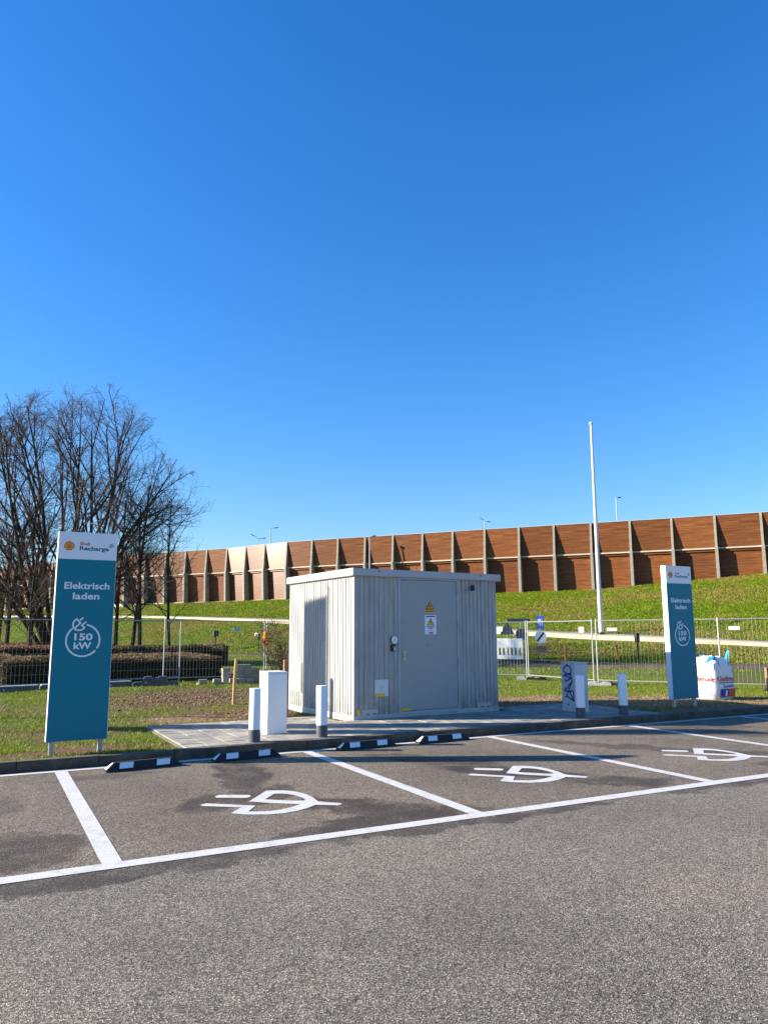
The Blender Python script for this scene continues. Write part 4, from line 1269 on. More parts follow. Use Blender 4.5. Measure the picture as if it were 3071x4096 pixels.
# ------------------------------------------------------------------ site fences
def fence_panel(p0, p1, z0, z1, label, H=2.0, plates=()):
    a, b = Vector(p0), Vector(p1)
    d = b - a; L = d.length
    t = empty('mesh_fence', (a.x, a.y, z0), math.atan2(d.y, d.x))
    slope = (z1 - z0) / L
    def Z(x): return slope * x
    for x in (0.0, L):
        MB().tube((x, 0, Z(x) + 0.02), (x, 0, Z(x) + H), 0.021, n=8).build('post', 'galvanised', t, True)
    for z in (0.16, H - 0.05):
        MB().tube((0, 0, Z(0) + z), (L, 0, Z(L) + z), 0.017, n=6).build('rail', 'galvanised', t, True)
    mb = MB()
    n = int(L / 0.108)
    for k in range(1, n):
        x = L * k / n
        wob = 0.006 * math.sin(k * 2.1)
        mb.path([(x, 0.012, Z(x) + 0.16), (x + wob, 0.014, Z(x) + 0.75), (x - wob, 0.012, Z(x) + 1.35), (x, 0.012, Z(x) + H - 0.05)], 0.0022, 3)
    for z in (0.42, 0.68, 1.0, 1.3, 1.62):
        mb.tube((0, 0.018, Z(0) + z), (L, 0.018, Z(L) + z), 0.0023, n=3, caps=False)
    mb.build('wire_mesh', 'wire', t, fix=False)
    for (x, z, w_, h_, m_) in plates:
        MB().box(x - w_ / 2, x + w_ / 2, -0.030, -0.024, z - h_ / 2, z + h_ / 2).build('plate', m_, t)
    return tag(t, label, 'fence', 'wire mesh site fence panels')
def fence_foot(x, y, z, rz, label, m='foot_concrete'):
    o = MB()
    o.prism([(-0.34, 0), (0.34, 0), (0.34, 0.09), (0.30, 0.13), (0.10, 0.14), (0.08, 0.10), (-0.08, 0.10), (-0.10, 0.14), (-0.30, 0.13), (-0.34, 0.09)], -0.11, 0.11)
    q = o.build('fence_weight', m, loc=(x, y, z), rz=rz)
    return tag(q, label, 'fence foot', 'feet of the site fence')
fence_panel((-11.75, 19.65), (-9.18, 22.03), 0.06, 0.06, 'wire mesh fence panel at the left picture edge')
fence_panel((-9.15, 22.42), (-6.66, 24.95), 0.06, 0.06, 'wire mesh fence panel behind and right of the left sign')
fence_panel((-6.86, 23.85), (-4.07, 25.95), 0.08, 0.04, 'wire mesh fence panel in front of the paving block stacks', plates=[(2.45, 1.67, 0.26, 0.12, 'lamp_grey')])
fence_panel((-4.0, 26.0), (-1.2, 28.1), 0.04, 0.02, 'wire mesh fence panel left of the house, ending behind it', 2.0)
fence_panel((1.35, 27.45), (4.87, 26.35), 0.0, 0.0, 'wire mesh fence panel just right of the house wall', plates=[(2.75, 1.72, 0.30, 0.16, 'sign_white')])
fence_panel((4.92, 26.25), (6.40, 23.55), 0.0, 0.0, 'wire mesh fence panel behind the graffiti cabinet', plates=[(2.65, 1.68, 0.22, 0.16, 'sign_white')])
fence_panel((6.50, 23.45), (9.40, 21.50), 0.0, 0.0, 'wire mesh fence panel between white pole and right sign', plates=[(0.50, 1.68, 0.30, 0.09, 'sign_white')])
fence_panel((9.45, 21.62), (12.6, 20.1), 0.0, 0.02, 'wire mesh fence panel behind the printed white bag', plates=[(0.42, 1.70, 0.28, 0.10, 'sign_white')])
fence_foot(4.85, 26.2, -0.03, R(-10), 'pale concrete fence foot near the house, behind the graffiti cabinet')
fence_foot(6.50, 23.35, -0.02, R(-15), 'pale concrete fence foot between graffiti cabinet and right bollard')
fence_foot(5.15, 26.1, -0.03, R(-10), 'dark rubber fence foot beside the pale one behind the cabinet', 'rubber')
fence_foot(6.95, 23.25, -0.02, R(-12), 'dark rubber fence foot beside the pale one near the right bollard', 'rubber')

# long dark edging beams under the left fence
def beam(p0, p1, z, label):
    a, b = Vector(p0), Vector(p1); d = b - a; L = d.length
    t = empty('edging_sleeper', (a.x, a.y, z), math.atan2(d.y, d.x))
    MB().box(0, L, -0.09, 0.09, 0.0, 0.175, 0.006).build('body', 'dark_beam', t)
    MB().box(0.01, L - 0.01, -0.075, 0.075, 0.176, 0.20, 0.006).build('top_board', 'beam_top', t)
    MB().box(0, L, -0.20, -0.091, -0.02, 0.035, 0.004).build('toe_board', 'beam_top', t)
    for k in range(1, 4):
        MB().tube((L * k / 4, -0.105, 0.10), (L * k / 4, -0.0895, 0.10), 0.022, n=8).build('bolt', 'steel', t)
    return tag(t, label, 'edging beam', 'dark edging beams under the left fence')
beam((-12.0, 18.55), (-9.32, 20.75), 0.06, 'dark edging beam with pale top, left of the left sign')
beam((-9.28, 20.80), (-7.35, 22.35), 0.06, 'dark edging beam with pale top, right behind the left sign')
# heap of fence feet
for i, (x, y, z, a) in enumerate([(-7.0, 22.55, 0.08, 20), (-6.45, 22.75, 0.08, 24), (-6.75, 22.70, 0.225, 18)]):
    fence_foot(x, y, z, R(a), ['dark fence foot at the left end of the heap by the beam', 'dark fence foot at the right end of the heap by the beam', 'dark fence foot on top of the small heap'][i], 'dark_beam')

# stacked paving blocks
blk = MB().bbox(-0.115, 0.115, -0.08, 0.08, 0, 0.098, 0.006).mesh('paving_block', 'block')
rb = random.Random(21)
def block(x, y, z, a, lab='grey concrete block in the low front row of the paving block stacks'):
    o = link_mesh('paving_block', blk, None, (x, y, z), R(a))
    tag(o, lab, 'paving block', 'stacked paving blocks')
base = Vector((-5.05, 23.0)); dr = Vector((math.cos(R(24)), math.sin(R(24))))
# low row
for k in range(5):
    p = base + dr * (0.05 + k * 0.245); nm = ['first', 'second', 'third', 'fourth', 'fifth'][k]
    block(p.x, p.y, 0.06, 24 + rb.uniform(-4, 4), 'grey concrete block, %s from the left in the bottom of the low front row' % nm)
    if k != 1: block(p.x, p.y, 0.160, 24 + rb.uniform(-5, 5), 'grey concrete block, %s from the left on top of the low front row' % nm)
for lv in range(5):
    p = base + dr * (0.27 + rb.uniform(-.03, .03)); block(p.x, p.y + 0.30, 0.06 + lv * 0.1, 24 + rb.uniform(-6, 6), 'grey concrete block, %s of the slim single-block stack behind the fence' % ['lowest', 'second from the bottom', 'in the middle', 'second from the top', 'topmost'][lv])
for lv in range(6):
    for k in range(3):
        if lv == 5 and k == 2: continue
        p = base + dr * (0.66 + k * 0.24 + rb.uniform(-.02, .02)); block(p.x, p.y + 0.32, 0.06 + lv * 0.1, 24 + rb.uniform(-4, 4), 'grey concrete block, %s in the %s course of the wide stack' % (['left', 'middle', 'right'][k], ['lowest', 'second', 'third', 'fourth', 'fifth', 'top'][lv]))
p = base + dr * (-0.42); block(p.x, p.y, 0.06, 40, 'lower of the two loose grey blocks left of the stacks'); block(p.x + 0.05, p.y + 0.02, 0.16, 15, 'upper of the two loose grey blocks left of the stacks')

# ------------------------------------------------------------------ stakes
st = MB().path([(0, 0, -0.1), (0.012, 0, 0.5), (0.035, 0.0, 0.98)], [0.034, 0.036, 0.033], 7).build('wooden_stake', 'stake_yellow', None, True, (-3.24, 16.6, 0.08))
tag(st, 'slim yellow wooden stake behind the first bollard', 'stake', 'wooden stakes')
st = MB().box(-0.045, 0.045, -0.045, 0.045, -0.1, 1.06, 0.006).build('wooden_stake', 'stake_brown', None, False, (-1.79, 13.98, 0.06), R(20))
tag(st, 'square brown wooden stake between white cabinet and ribbed wall', 'stake', 'wooden stakes')
t = empty('wooden_stake', (9.95, 20.0, 0.05), 0)
MB().box(-0.05, 0.05, -0.05, 0.05, -0.1, 0.62, 0.006).build('post', 'stake_brown', t)
MB().add([(-0.07, -0.06, 0.1), (0.0, -0.07, 0.05), (-0.14, -0.06, 0.02), (-0.05, -0.065, 0.36), (-0.07, 0.0, 0.1), (0.0, -0.01, 0.05), (-0.14, 0.0, 0.02), (-0.05, 0.0, 0.36)],
         [(0, 2, 1), (0, 1, 3), (4, 5, 6), (4, 7, 5), (0, 4, 6, 2), (2, 6, 5, 1), (1, 5, 7, 3), (3, 7, 4, 0)]).build('rag', 'black', t)
tag(t, 'short brown stake with a black rag at the right picture edge', 'stake', 'wooden stakes')

# ------------------------------------------------------------------ big bag
def big_bag(loc, rz):
    t = empty('big_bag', loc, rz)
    S, H = 0.84, 0.93
    nx, nz = 9, 12
    rr = random.Random(4)
    n = 4 * nx
    ring = []
    for i in range(n):
        t_ = 2 * math.pi * (i + 0.5) / n
        c_, s_ = math.cos(t_), math.sin(t_)
        k_ = (abs(c_) ** 5 + abs(s_) ** 5) ** (-1 / 5)            # rounded square
        ring.append((0.5 * c_ * k_, 0.5 * s_ * k_))
    vs, fs = [], []
    def prof(f):
        return float(np.interp(f, [0, 0.06, 0.25, 0.55, 0.8, 0.93, 1.0], [0.90, 1.00, 1.06, 1.02, 0.97, 0.90, 0.80]))
    for k in range(nz + 1):
        f = k / nz
        for i, (a, b) in enumerate(ring):
            fold = 0.014 * math.sin(i * 1.9 + 3.0 * f) * (0.3 + f) + 0.010 * math.sin(i * 0.8 - 5 * f)
            q = prof(f) * (1 + fold)
            top = H + 0.035 * math.sin(i * 0.55 + 0.6) + 0.02 * math.sin(i * 1.7)
            vs.append((a * S * q - 0.05 * f * f, b * S * q, top * f))
    for k in range(nz):
        for i in range(n):
            fs.append((k * n + i, k * n + (i + 1) % n, (k + 1) * n + (i + 1) % n, (k + 1) * n + i))
    for ri_, (sc, dz) in enumerate(((0.62, 0.015), (0.36, -0.05), (0.12, 0.03))):
        b0 = len(vs)
        for i, (a, b) in enumerate(ring):
            vs.append((a * S * sc - 0.05 + rr.uniform(-.015, .015), b * S * sc + rr.uniform(-.015, .015), H + dz + rr.uniform(-.02, .02)))
        for i in range(n):
            fs.append((b0 - n + i, b0 - n + (i + 1) % n, b0 + (i + 1) % n, b0 + i))
    fs.append(tuple(range(len(vs) - n, len(vs))))
    fs.append(tuple(reversed(range(n))))
    MB().add(vs, fs).build('sack', 'bag_white', t, True)
    # lifting loops at the four corners
    for sx, sy in ((-1, -1), (1, -1), (1, 1), (-1, 1)):
        c = Vector((sx * S * 0.42 - 0.03, sy * S * 0.42, 0))
        tw = Vector((-sx * 0.16, 0, 0)); tw2 = Vector((0, -sy * 0.16, 0))
        k_ = 0.10 if (sx > 0 and sy < 0) else -0.02
        pts = [c + tw + Vector((0, sy * 0.035, H * 0.62)), c + tw * 0.7 + Vector((0, sy * 0.03, H * 0.9)), c + tw * 0.2 + Vector((0, 0, H + 0.04 + k_)), c + tw2 * 0.4 + Vector((0, 0, H + 0.02 + k_)), c + tw2 + Vector((sx * 0.03, 0, H * 0.86)), c + tw2 + Vector((sx * 0.035, 0, H * 0.62))]
        # smooth strap
        P_ = []
        for q in range(len(pts) - 1):
            for e_ in range(4): P_.append(pts[q].lerp(pts[q + 1], e_ / 4))
        P_.append(pts[-1])
        mb = MB()
        L_ = len(P_)
        v2 = []
        for q, p in enumerate(P_):
            dd = (P_[min(q + 1, L_ - 1)] - P_[max(q - 1, 0)]).normalized()
            nrm = Vector((p.x, p.y, 0)).normalized()
            sd = dd.cross(nrm).normalized() * 0.038
            v2 += [p + sd + nrm * 0.006, p - sd + nrm * 0.006, p - sd, p + sd]
        f2 = []
        for q in range(L_ - 1):
            a_, b_ = 4 * q, 4 * q + 4
            f2 += [(a_, a_ + 1, b_ + 1, b_), (a_ + 1, a_ + 2, b_ + 2, b_ + 1), (a_ + 2, a_ + 3, b_ + 3, b_ + 2), (a_ + 3, a_, b_, b_ + 3)]
        mb.add(v2, f2).build('lifting_loop', 'strap_blue', t)
    # print follows the sack: front face is local -y, lit left face local -x
    def wrap(o, lift, left=False):
        for v in o.data.vertices:
            f = min(1.0, max(0.0, v.co.z / H)); q = prof(f)
            e_ = min(0.985, abs(v.co.x) / (0.5 * S * q))
            off = -0.5 * S * q * (1 - e_ ** 5) ** 0.2 - 0.016 - lift
            if left: v.co.y = off - 0.05 * f * f
            else:
                v.co.y = off; v.co.x -= 0.05 * f * f
        if left: o.rotation_euler = (0, 0, -math.pi / 2)
        return o
    def patch(x0, x1, z0, z1, name, mat, lift, left=False):
        mb = MB(); nx2, nz2 = 8, 5
        mb.add([(x0 + (x1 - x0) * i / nx2, 0, z0 + (z1 - z0) * j / nz2) for j in range(nz2 + 1) for i in range(nx2 + 1)],
               [(j * (nx2 + 1) + i, j * (nx2 + 1) + i + 1, (j + 1) * (nx2 + 1) + i + 1, (j + 1) * (nx2 + 1) + i) for j in range(nz2) for i in range(nx2)])
        return wrap(mb.build(name, mat, t, fix=False), lift, left)
    wrap(text_obj('lettering', 'Gedimat', 'print_red', t, 0.115, -0.35, 0.42, 0, 0.72, 0.022), 0)
    patch(-0.33, 0.36, 0.375, 0.395, 'printed_bar', 'print_blue', 0)
    wrap(text_obj('lettering', 'Schelde', 'print_blue', t, 0.075, -0.18, 0.275, 0, 0.42, 0.014), 0)
    patch(-0.30, -0.005, 0.07, 0.25, 'printed_panel', 'print_blue', 0)
    patch(0.005, 0.30, 0.07, 0.25, 'printed_panel', 'print_red', 0)
    patch(-0.12, -0.05, 0.085, 0.215, 'printed_figure', 'sign_white', 0.003)
    wrap(text_obj('lettering', 'Gedimat', 'print_red', t, 0.115, -0.36, 0.42, 0, 0.72, 0.022), 0, True)
    wrap(text_obj('lettering', 'Turnhout', 'print_grey', t, 0.055, -0.22, 0.27, 0, 0.46, 0.010), 0, True)
    for zz, a0, a1, hh in ((0.36, -0.28, 0.30, 0.010), (0.20, -0.18, 0.18, 0.016), (0.13, -0.26, 0.32, 0.012)):
        patch(a0, a1, zz, zz + hh, 'printed_line', 'print_grey', 0, True)
    return tag(t, 'white woven bulk bag with red and blue print and blue loops', 'bulk bag')
big_bag((7.52, 17.85, 0.075), TH + R(8))

# ------------------------------------------------------------------ roadworks beyond the fence
def sign_foot(t):
    MB().box(-0.38, 0.38, -0.2, 0.2, 0.0, 0.11, 0.02).build('rubber_foot', 'rubber', t)
# end-of-zone signs facing the camera
t = empty('traffic_sign', (8.05, 39.3, 0.06), R(-32))
sign_foot(t)
MB().tube((0, 0, 0), (0, 0, 2.55), 0.03, n=8).build('pole', 'galvanised', t)
bs = MB().box(-0.20, 0.20, -0.05, -0.035, 1.72, 2.40, 0.004).build('blue_plate', 'blue', t)
MB().prism([(-0.13, 1.90), (0.13, 1.90), (0.13, 2.22), (-0.13, 2.22)], -0.056, -0.0505).build('white_field', 'sign_white', bs)
MB().ribbon([(-0.12, 1.88), (0.12, 2.24)], 0.05, -0.058).build('red_bar', 'red', bs)
MB().ribbon([(0.03, 1.92), (0.09, 2.05)], 0.06, -0.057).build('blue_mark', 'blue', bs)
rp_ = MB().tube((0, -0.05, 1.30), (0, -0.035, 1.30), 0.315, n=32).build('round_plate', 'sign_white', t)
MB().ribbon([(-0.20, 1.07), (0.18, 1.53)], 0.10, -0.052).build('black_bar', 'black', rp_)
MB().box(-0.28, 0.28, -0.05, -0.035, 0.55, 0.86, 0.004).build('lower_plate', 'stake_brown', t)
MB().box(-0.30, 0.30, -0.034, -0.028, 0.53, 0.88, 0.002).build('lower_plate_edge', 'lamp_grey', t)
tag(t, 'temporary post with blue plate above a round white sign with black diagonal', 'traffic sign', 'temporary road signs')
t = empty('traffic_sign', (6.75, 42.0, 0.06), R(0))
sign_foot(t)
MB().tube((0, 0, 0), (0, 0, 2.2), 0.03, n=8).build('pole', 'galvanised', t)
MB().prism([(-0.42, 1.42), (0.42, 1.42), (0.0, 2.15)], -0.05, -0.035).build('triangle_plate', 'lamp_dark', t)
tag(t, 'triangular road sign seen from its dark back above the white barrier', 'traffic sign', 'temporary road signs')
t = empty('traffic_sign', (7.55, 42.2, 0.06), R(0))
sign_foot(t)
MB().tube((0, 0, 0), (0, 0, 2.3), 0.035, n=8).build('pole', 'galvanised', t)
MB().tube((0, -0.05, 1.42), (0, -0.035, 1.42), 0.33, n=28).build('round_plate', 'lamp_dark', t)
MB().box(-0.75, 0.5, -0.05, -0.035, 2.1, 2.3, 0.003).build('arrow_plate', 'lamp_dark', t)
tag(t, 'round road sign seen from its dark back right of the white barrier', 'traffic sign', 'temporary road signs')
t = empty('road_barrier', (6.55, 41.4, 0.06), R(-24))
fm = MB()
fm.box(-0.95, 0.95, -0.03, 0.03, 0.72, 1.22, 0.01)
fm.box(-0.95, 0.95, -0.03, 0.03, 0.12, 0.32, 0.01)
fm.build('panel', 'barrier_white', t)
for k in range(9):
    xx = -0.92 + k * 0.22
    MB().box(xx, xx + 0.10, -0.022, 0.022, 0.321, 0.719).build('bar', 'barrier_white', t)
for xx in (-0.7, 0.7):
    MB().box(xx - 0.1, xx + 0.1, -0.25, 0.25, 0.0, 0.119, 0.01).build('foot', 'rubber', t)
tag(t, 'white plastic road barrier with vertical slots beyond the fence', 'barrier')

def marker(x, y, z, tilt, label):
    o = MB().add(MB().box(-0.075, 0.075, -0.05, 0.05, -0.1, 0.86, 0.02).v, MB().box(-0.075, 0.075, -0.05, 0.05, -0.1, 0.86, 0.02).f).build('marker_post', 'marker_orange', None, False, (x, y, z))
    o.rotation_euler = (0, R(tilt), 0)
    return tag(o, label, 'marker post', 'orange marker posts on the bank')
marker(9.55, 40.4, 0.08, 1, 'upright orange marker post at the foot of the bank behind the graffiti cabinet')
marker(12.2, 40.0, 0.12, -6, 'leaning orange marker post at the foot of the bank right of the pole')

def post_light(x, y, z, h, label, w_=0.26):
    t = empty('bollard_light', (x, y, z))
    MB().tube((0, 0, -0.2), (0, 0, h - 0.35), 0.055, n=8).build('post', 'black', t, True)
    MB().lathe([(0.07, 0), (w_ / 2, 0.06), (w_ / 2, 0.42), (w_ / 2 * 0.7, 0.5)], 14, (0, 0, h - 0.5)).build('head', 'black', t, True)
    return tag(t, label, 'bollard light', 'black bollard lights')
post_light(13.05, 39.5, 0.05, 1.5, 'black bollard light between white pole and right sign')
post_light(-13.6, 61.5, 0.1, 1.75, 'black bollard light at the foot of the bank right of the trees', 0.5)
post_light(-9.6, 58.3, 0.1, 1.5, 'black bollard light at the foot of the bank nearest the house', 0.2)
o = MB().lathe([(0.02, 0), (0.2, 0.05), (0.22, 0.2), (0.1, 0.3)], 9).build('boulder', 'stone_white', None, True)
o.location = (float(emb(2.98, .26)[0]), float(emb(2.98, .26)[1]), float(emb(2.98, .26)[2]) - 0.02)
tag(o, 'small pale stone lying on the grass bank', 'stone')

# warning lamp on the fence left of the house
t = empty('warning_lamp', (-4.0, 25.85, 1.20))
MB().box(-0.09, 0.09, -0.05, 0.05, 0.0, 0.2, 0.015).build('battery_box', 'red', t)
MB().lathe([(0.03, 0.2), (0.10, 0.24), (0.115, 0.34), (0.10, 0.44), (0.05, 0.47)], 16).build('lens', 'amber', t, True)
tag(t, 'amber and red warning lamp hung on the fence left of the house', 'warning lamp')

# ------------------------------------------------------------------ hedges and shrubs
def leaf_cloud(name, pts, nrm, size, cols, rs, parent, mat='leaf'):
    n = len(pts)
    a = rs.randn(n, 3); a /= np.linalg.norm(a, axis=1)[:, None]
    b = np.cross(a, rs.randn(n, 3)); b /= np.linalg.norm(b, axis=1)[:, None]
    s = size * rs.uniform(0.6, 1.4, n)[:, None]
    co = np.empty((n, 3, 3))
    co[:, 0] = pts - a * s * 0.5; co[:, 1] = pts + a * s * 0.5; co[:, 2] = pts + b * s * 1.1
    me = bpy.data.meshes.new(name)
    me.vertices.add(n * 3); me.vertices.foreach_set('co', co.ravel())
    me.loops.add(n * 3); me.loops.foreach_set('vertex_index', np.arange(n * 3, dtype=np.int32))
    me.polygons.add(n); me.polygons.foreach_set('loop_start', np.arange(0, n * 3, 3, dtype=np.int32))
    at = me.color_attributes.new('tint', 'FLOAT_COLOR', 'POINT')
    c4 = np.ones((n, 3, 4)); c4[:, :, :3] = cols[:, None, :]
    at.data.foreach_set('color', c4.astype(np.float32).ravel())
    me.materials.append(M[mat]); me.update(calc_edges=True)
    return link_mesh(name, me, parent)
simple('hedge_core', (0.022, 0.020, 0.012), 0.95, 0.3, 8)
def hedge(cx, cy, lx, ly, h, rz, label, topcol, n=26000, seed=1, size=0.05, z=0.06):
    rs = np.random.RandomState(seed)
    t = empty('hedge', (cx, cy, z), R(rz))
    MB().box(-lx / 2 + .1, lx / 2 - .1, -ly / 2 + .1, ly / 2 - .1, 0, h - 0.10, 0.05).build('shade_core', 'hedge_core', t)  # solid dark box; shade inside the hedge put into its colour
    A = np.array([lx * ly, lx * h, lx * h, ly * h, ly * h]); A = A / A.sum()
    f = rs.choice(5, n, p=A)
    x = rs.uniform(-lx / 2, lx / 2, n); y = rs.uniform(-ly / 2, ly / 2, n); zz = rs.uniform(0.0, h, n)
    dp = np.abs(rs.randn(n)) * 0.05
    zz = np.where(f == 0, h - dp, zz)
    y = np.where(f == 1, -ly / 2 + dp, np.where(f == 2, ly / 2 - dp, y))
    x = np.where(f == 3, -lx / 2 + dp, np.where(f == 4, lx / 2 - dp, x))
    # uneven outline, rounded shoulders
    zz = zz + (fbm(x + cx, y + cy, 1.2, 4, seed) - 0.5) * 0.22 * (zz / h)
    e = np.maximum(np.abs(x) / (lx / 2), np.abs(y) / (ly / 2))
    zz -= sstep(0.9, 1.0, e) * 0.08 * (zz / h)
    pal_t = np.array(topcol); pal_shade = np.array([(0.055, 0.040, 0.022), (0.095, 0.056, 0.034), (0.045, 0.055, 0.016)])  # sides coloured darker than the top, shade painted into the leaves
    cols = np.where((f == 0)[:, None], pal_t[rs.randint(0, len(pal_t), n)], pal_shade[rs.randint(0, 3, n)]) * rs.uniform(0.6, 1.4, (n, 1))
    leaf_cloud('foliage', np.stack([x, y, zz], -1), None, size, cols, rs, t)
    return tag(t, label, 'hedge', 'low clipped hedges on the left')
BR = [(0.19, 0.088, 0.055), (0.24, 0.13, 0.08), (0.14, 0.10, 0.04), (0.11, 0.115, 0.03)]
GR = [(0.07, 0.085, 0.022), (0.10, 0.085, 0.04), (0.05, 0.07, 0.02)]
hedge(-9.4, 26.2, 6.6, 4.2, 0.80, 27.7, 'large low dark hedge directly behind the left fence', BR, 42000, 2)
hedge(-15.8, 26.4, 5.4, 5.4, 0.80, 27.7, 'low dark hedge at the left picture edge behind the fence', BR, 26000, 5)
hedge(-10.6, 37.6, 5.6, 3.2, 0.95, 10, 'low brown-topped hedge between trees and paving block stacks', BR[:2] + GR, 22000, 3, 0.07)
hedge(-19.2, 37.0, 9.5, 3.0, 0.95, 14, 'long brown hedge at the foot of the bare trees on the left', BR[:2], 24000, 4, 0.07)
hedge(-22.5, 47.0, 11, 2.2, 1.0, 20, 'far brown hedge behind the bare trees', BR[:2], 16000, 6, 0.09)

# ------------------------------------------------------------------ bare trees
def rot_about(v, axis, ang):
    return Matrix.Rotation(ang, 3, axis) @ v
class Tree:
    def __init__(s, seed):
        s.r = random.Random(seed); s.big, s.small = MB(), MB()
    def limb(s, p, d, L, r0, lvl, maxl, P):
        r = s.r
        nseg = P['seg'][lvl]
        pts, rad = [Vector(p)], [r0]
        dd = d.normalized()
        r1 = r0 * P['tip'][lvl]
        for k in range(nseg):
            j = Vector((r.gauss(0, 1), r.gauss(0, 1), r.gauss(0, 1))) * P['wob'][lvl]
            dd = (dd + j + Vector((0, 0, P['up'][lvl]))).normalized()
            nx_ = pts[-1] + dd * (L / nseg)
            bd = P.get('bound')
            if bd and k > 0:
                c_, q_ = bd
                e2 = ((nx_.x - c_[0]) / q_[0]) ** 2 + ((nx_.y - c_[1]) / q_[1]) ** 2 + ((nx_.z - c_[2]) / q_[2]) ** 2
                if nx_.z > c_[2] - 1.0 and e2 > (1.0 + r.gauss(0, 0.09)) ** 2: break
            pts.append(nx_); rad.append(r0 + (r1 - r0) * (k + 1) / nseg)
        nseg = len(pts) - 1
        (s.big if lvl <= 1 else s.small).path(pts, rad, P['sides'][lvl])
        if lvl >= maxl: return
        nch = P['n'][lvl]
        for c in range(nch):
            f = P['from'][lvl] + (1 - P['from'][lvl]) * ((c + r.random()) / nch)
            x = f * nseg; i = min(int(x), nseg - 1); q = pts[i].lerp(pts[i + 1], x - i)
            rr = rad[i] + (rad[i + 1] - rad[i]) * (x - i)
            base = (pts[i + 1] - pts[i]).normalized()
            ax = rot_about(base.orthogonal().normalized(), base, r.uniform(0, 2 * math.pi))
            nd = rot_about(base, ax, R(r.uniform(*P['ang'][lvl])))
            s.limb(q, nd, L * r.uniform(*P['len'][lvl]) * (1.15 - 0.55 * f), max(P['rmin'][lvl + 1], min(rr * 0.75, r0 * P['rr'][lvl])), lvl + 1, maxl, P)
    def finish(s, name, loc, label, rz=0):
        t = empty(name, loc, rz)
        s.big.build('trunk', 'bark', t, True, fix=False)
        s.small.build('crown', 'twig', t, False, fix=False)
        return tag(t, label, 'tree', 'bare trees on the left')
PB = dict(seg=[12, 8, 5, 4, 3], tip=[0.20, 0.25, 0.35, 0.4, 0.6], wob=[0.04, 0.07, 0.12, 0.15, 0.2], up=[0.035, 0.045, 0.02, 0.01, 0.0], sides=[8, 6, 4, 3, 3],
          n=[8, 7, 6, 4], ang=[(16, 40), (24, 55), (28, 62), (30, 65)], len=[(0.42, 0.72), (0.36, 0.60), (0.36, 0.60), (0.42, 0.75)], rr=[0.40, 0.42, 0.45, 0.6], rmin=[0.05, 0.020, 0.0085, 0.0046, 0.0034],
          bound=((0.5, 0.0, 8.2), (6.2, 6.2, 6.8)))
PB['from'] = [0.32, 0.25, 0.15, 0.15]
T = Tree(12)
stems = [(-25, 0.70, 11), (-8, 0.42, 12.5), (15, 0.20, 13.5), (60, 0.45, 12), (110, 0.40, 13), (150, 0.60, 11.5), (175, 0.75, 11.5), (188, 0.42, 12.5), (235, 0.45, 12), (268, 0.16, 14), (310, 0.40, 12.5)]
for a, o_, L in stems:
    d = Vector((math.cos(R(a)) * o_, math.sin(R(a)) * o_, 1.0))
    T.limb((0.4 * math.cos(R(a)), 0.4 * math.sin(R(a)), 0.0), d, L, 0.155, 0, 4, PB)
# low spreading boughs
for a, L in ((-12, 5.5), (14, 5.0), (185, 7.0), (165, 6.5)):
    d = Vector((math.cos(R(a)), math.sin(R(a)), 0.55))
    T.limb((0.2 * math.cos(R(a)), 0.2 * math.sin(R(a)), 2.0), d, L, 0.10, 0, 4, PB)
T.big.tube((0, 0, -0.3), (0, 0, 0.8), 0.62, 0.5, 12)
T.finish('bare_tree', (-17.2, 40.5, 0.0), 'largest bare tree, many-stemmed, rising behind the left sign')

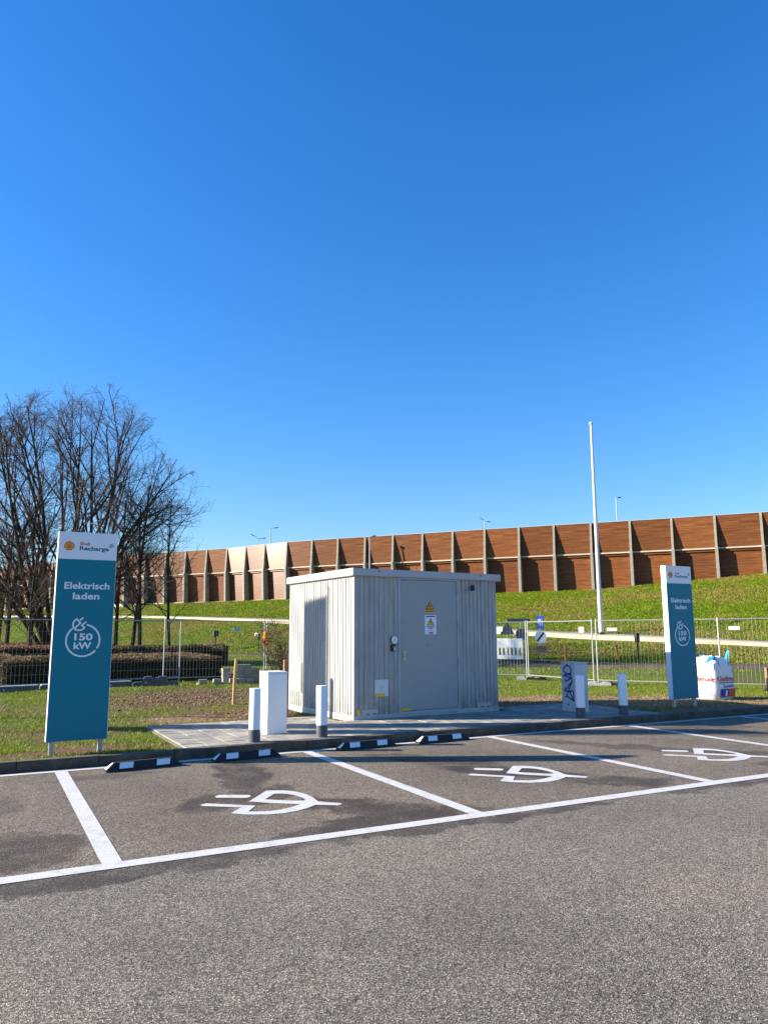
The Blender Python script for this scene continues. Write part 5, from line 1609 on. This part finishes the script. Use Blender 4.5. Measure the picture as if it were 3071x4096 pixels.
PS = dict(seg=[8, 6, 4, 3], tip=[0.25, 0.3, 0.4, 0.5], wob=[0.035, 0.10, 0.16, 0.2], up=[0.04, 0.05, 0.04, 0.02], sides=[7, 4, 3, 3],
          n=[18, 8, 4], ang=[(35, 68), (28, 55), (30, 60)], len=[(0.28, 0.52), (0.35, 0.6), (0.4, 0.7)], rr=[0.30, 0.45, 0.5], rmin=[0.05, 0.014, 0.006, 0.004])
PS['from'] = [0.22, 0.15, 0.12]
for i, (x, y, h, r0, lean, lab) in enumerate([
        (-14.0, 40.0, 9.2, 0.12, (0.02, 0), 'slender bare tree just right of the left sign'),
        (-12.9, 39.2, 9.6, 0.11, (0.03, 0), 'bare tree with crown over the barrier, second right of the left sign'),
        (-12.2, 38.2, 8.4, 0.13, (0.05, 0), 'short bare tree nearest the fence, right of the left sign'),
        (-11.15, 39.8, 9.0, 0.09, (0.0, 0), 'thin straight bare tree, rightmost of the group'),
        (-19.9, 40.2, 8.5, 0.14, (-0.02, 0), 'bare tree second from the left picture edge'),
        (-19.0, 41.0, 8.0, 0.11, (0.0, 0), 'bare tree of the close pair left of the left sign'),
        (-18.55, 39.6, 7.6, 0.10, (0.08, 0), 'leaning bare tree of the close pair left of the left sign'),
        (-17.35, 37.4, 6.0, 0.09, (0.02, 0), 'young bare tree with pale foot beside the left sign'),
        (-21.5, 42.5, 8.8, 0.12, (0.0, 0), 'bare tree at the left picture edge')]):
    T = Tree(40 + i)
    T.limb((0, 0, -0.2), Vector((lean[0], lean[1], 1)), h, r0, 0, 3, PS)
    T.finish('bare_tree', (x, y, 0.0), lab, i * 1.3)

# reddish bare shrub left of the house
PH = dict(seg=[6, 4, 3], tip=[0.3, 0.4, 0.5], wob=[0.10, 0.16, 0.2], up=[0.02, 0.02, 0.0], sides=[5, 4, 3],
          n=[12, 6], ang=[(25, 60), (30, 60)], len=[(0.2, 0.4), (0.35, 0.6)], rr=[0.5, 0.6], rmin=[0.012, 0.006, 0.004])
PH['from'] = [0.15, 0.2]
T = Tree(90)
rr = random.Random(17)
for k in range(13):
    a = rr.uniform(0, 6.28)
    T.limb((rr.uniform(-.3, .3), rr.uniform(-.15, .15), 0), Vector((math.cos(a) * 0.3, math.sin(a) * 0.3, 1)), rr.uniform(1.1, 2.3), 0.014, 0, 2, PH)
t = T.finish('shrub', (-3.15, 23.2, 0.05), 'thin reddish bare shrub against the lit side of the house')
t['category'] = 'shrub'; del t['group']
rs = np.random.RandomState(6)
n = 420
leaf_cloud('dry_leaves', np.stack([rs.normal(0, 0.33, n), rs.normal(0, 0.25, n), rs.uniform(0.1, 1.9, n)], -1), None, 0.045,
           pick_cols(rs, n, [(0.20, 0.10, 0.045), (0.13, 0.07, 0.03), (0.14, 0.13, 0.03)], [1, 1, 1]), rs, t)
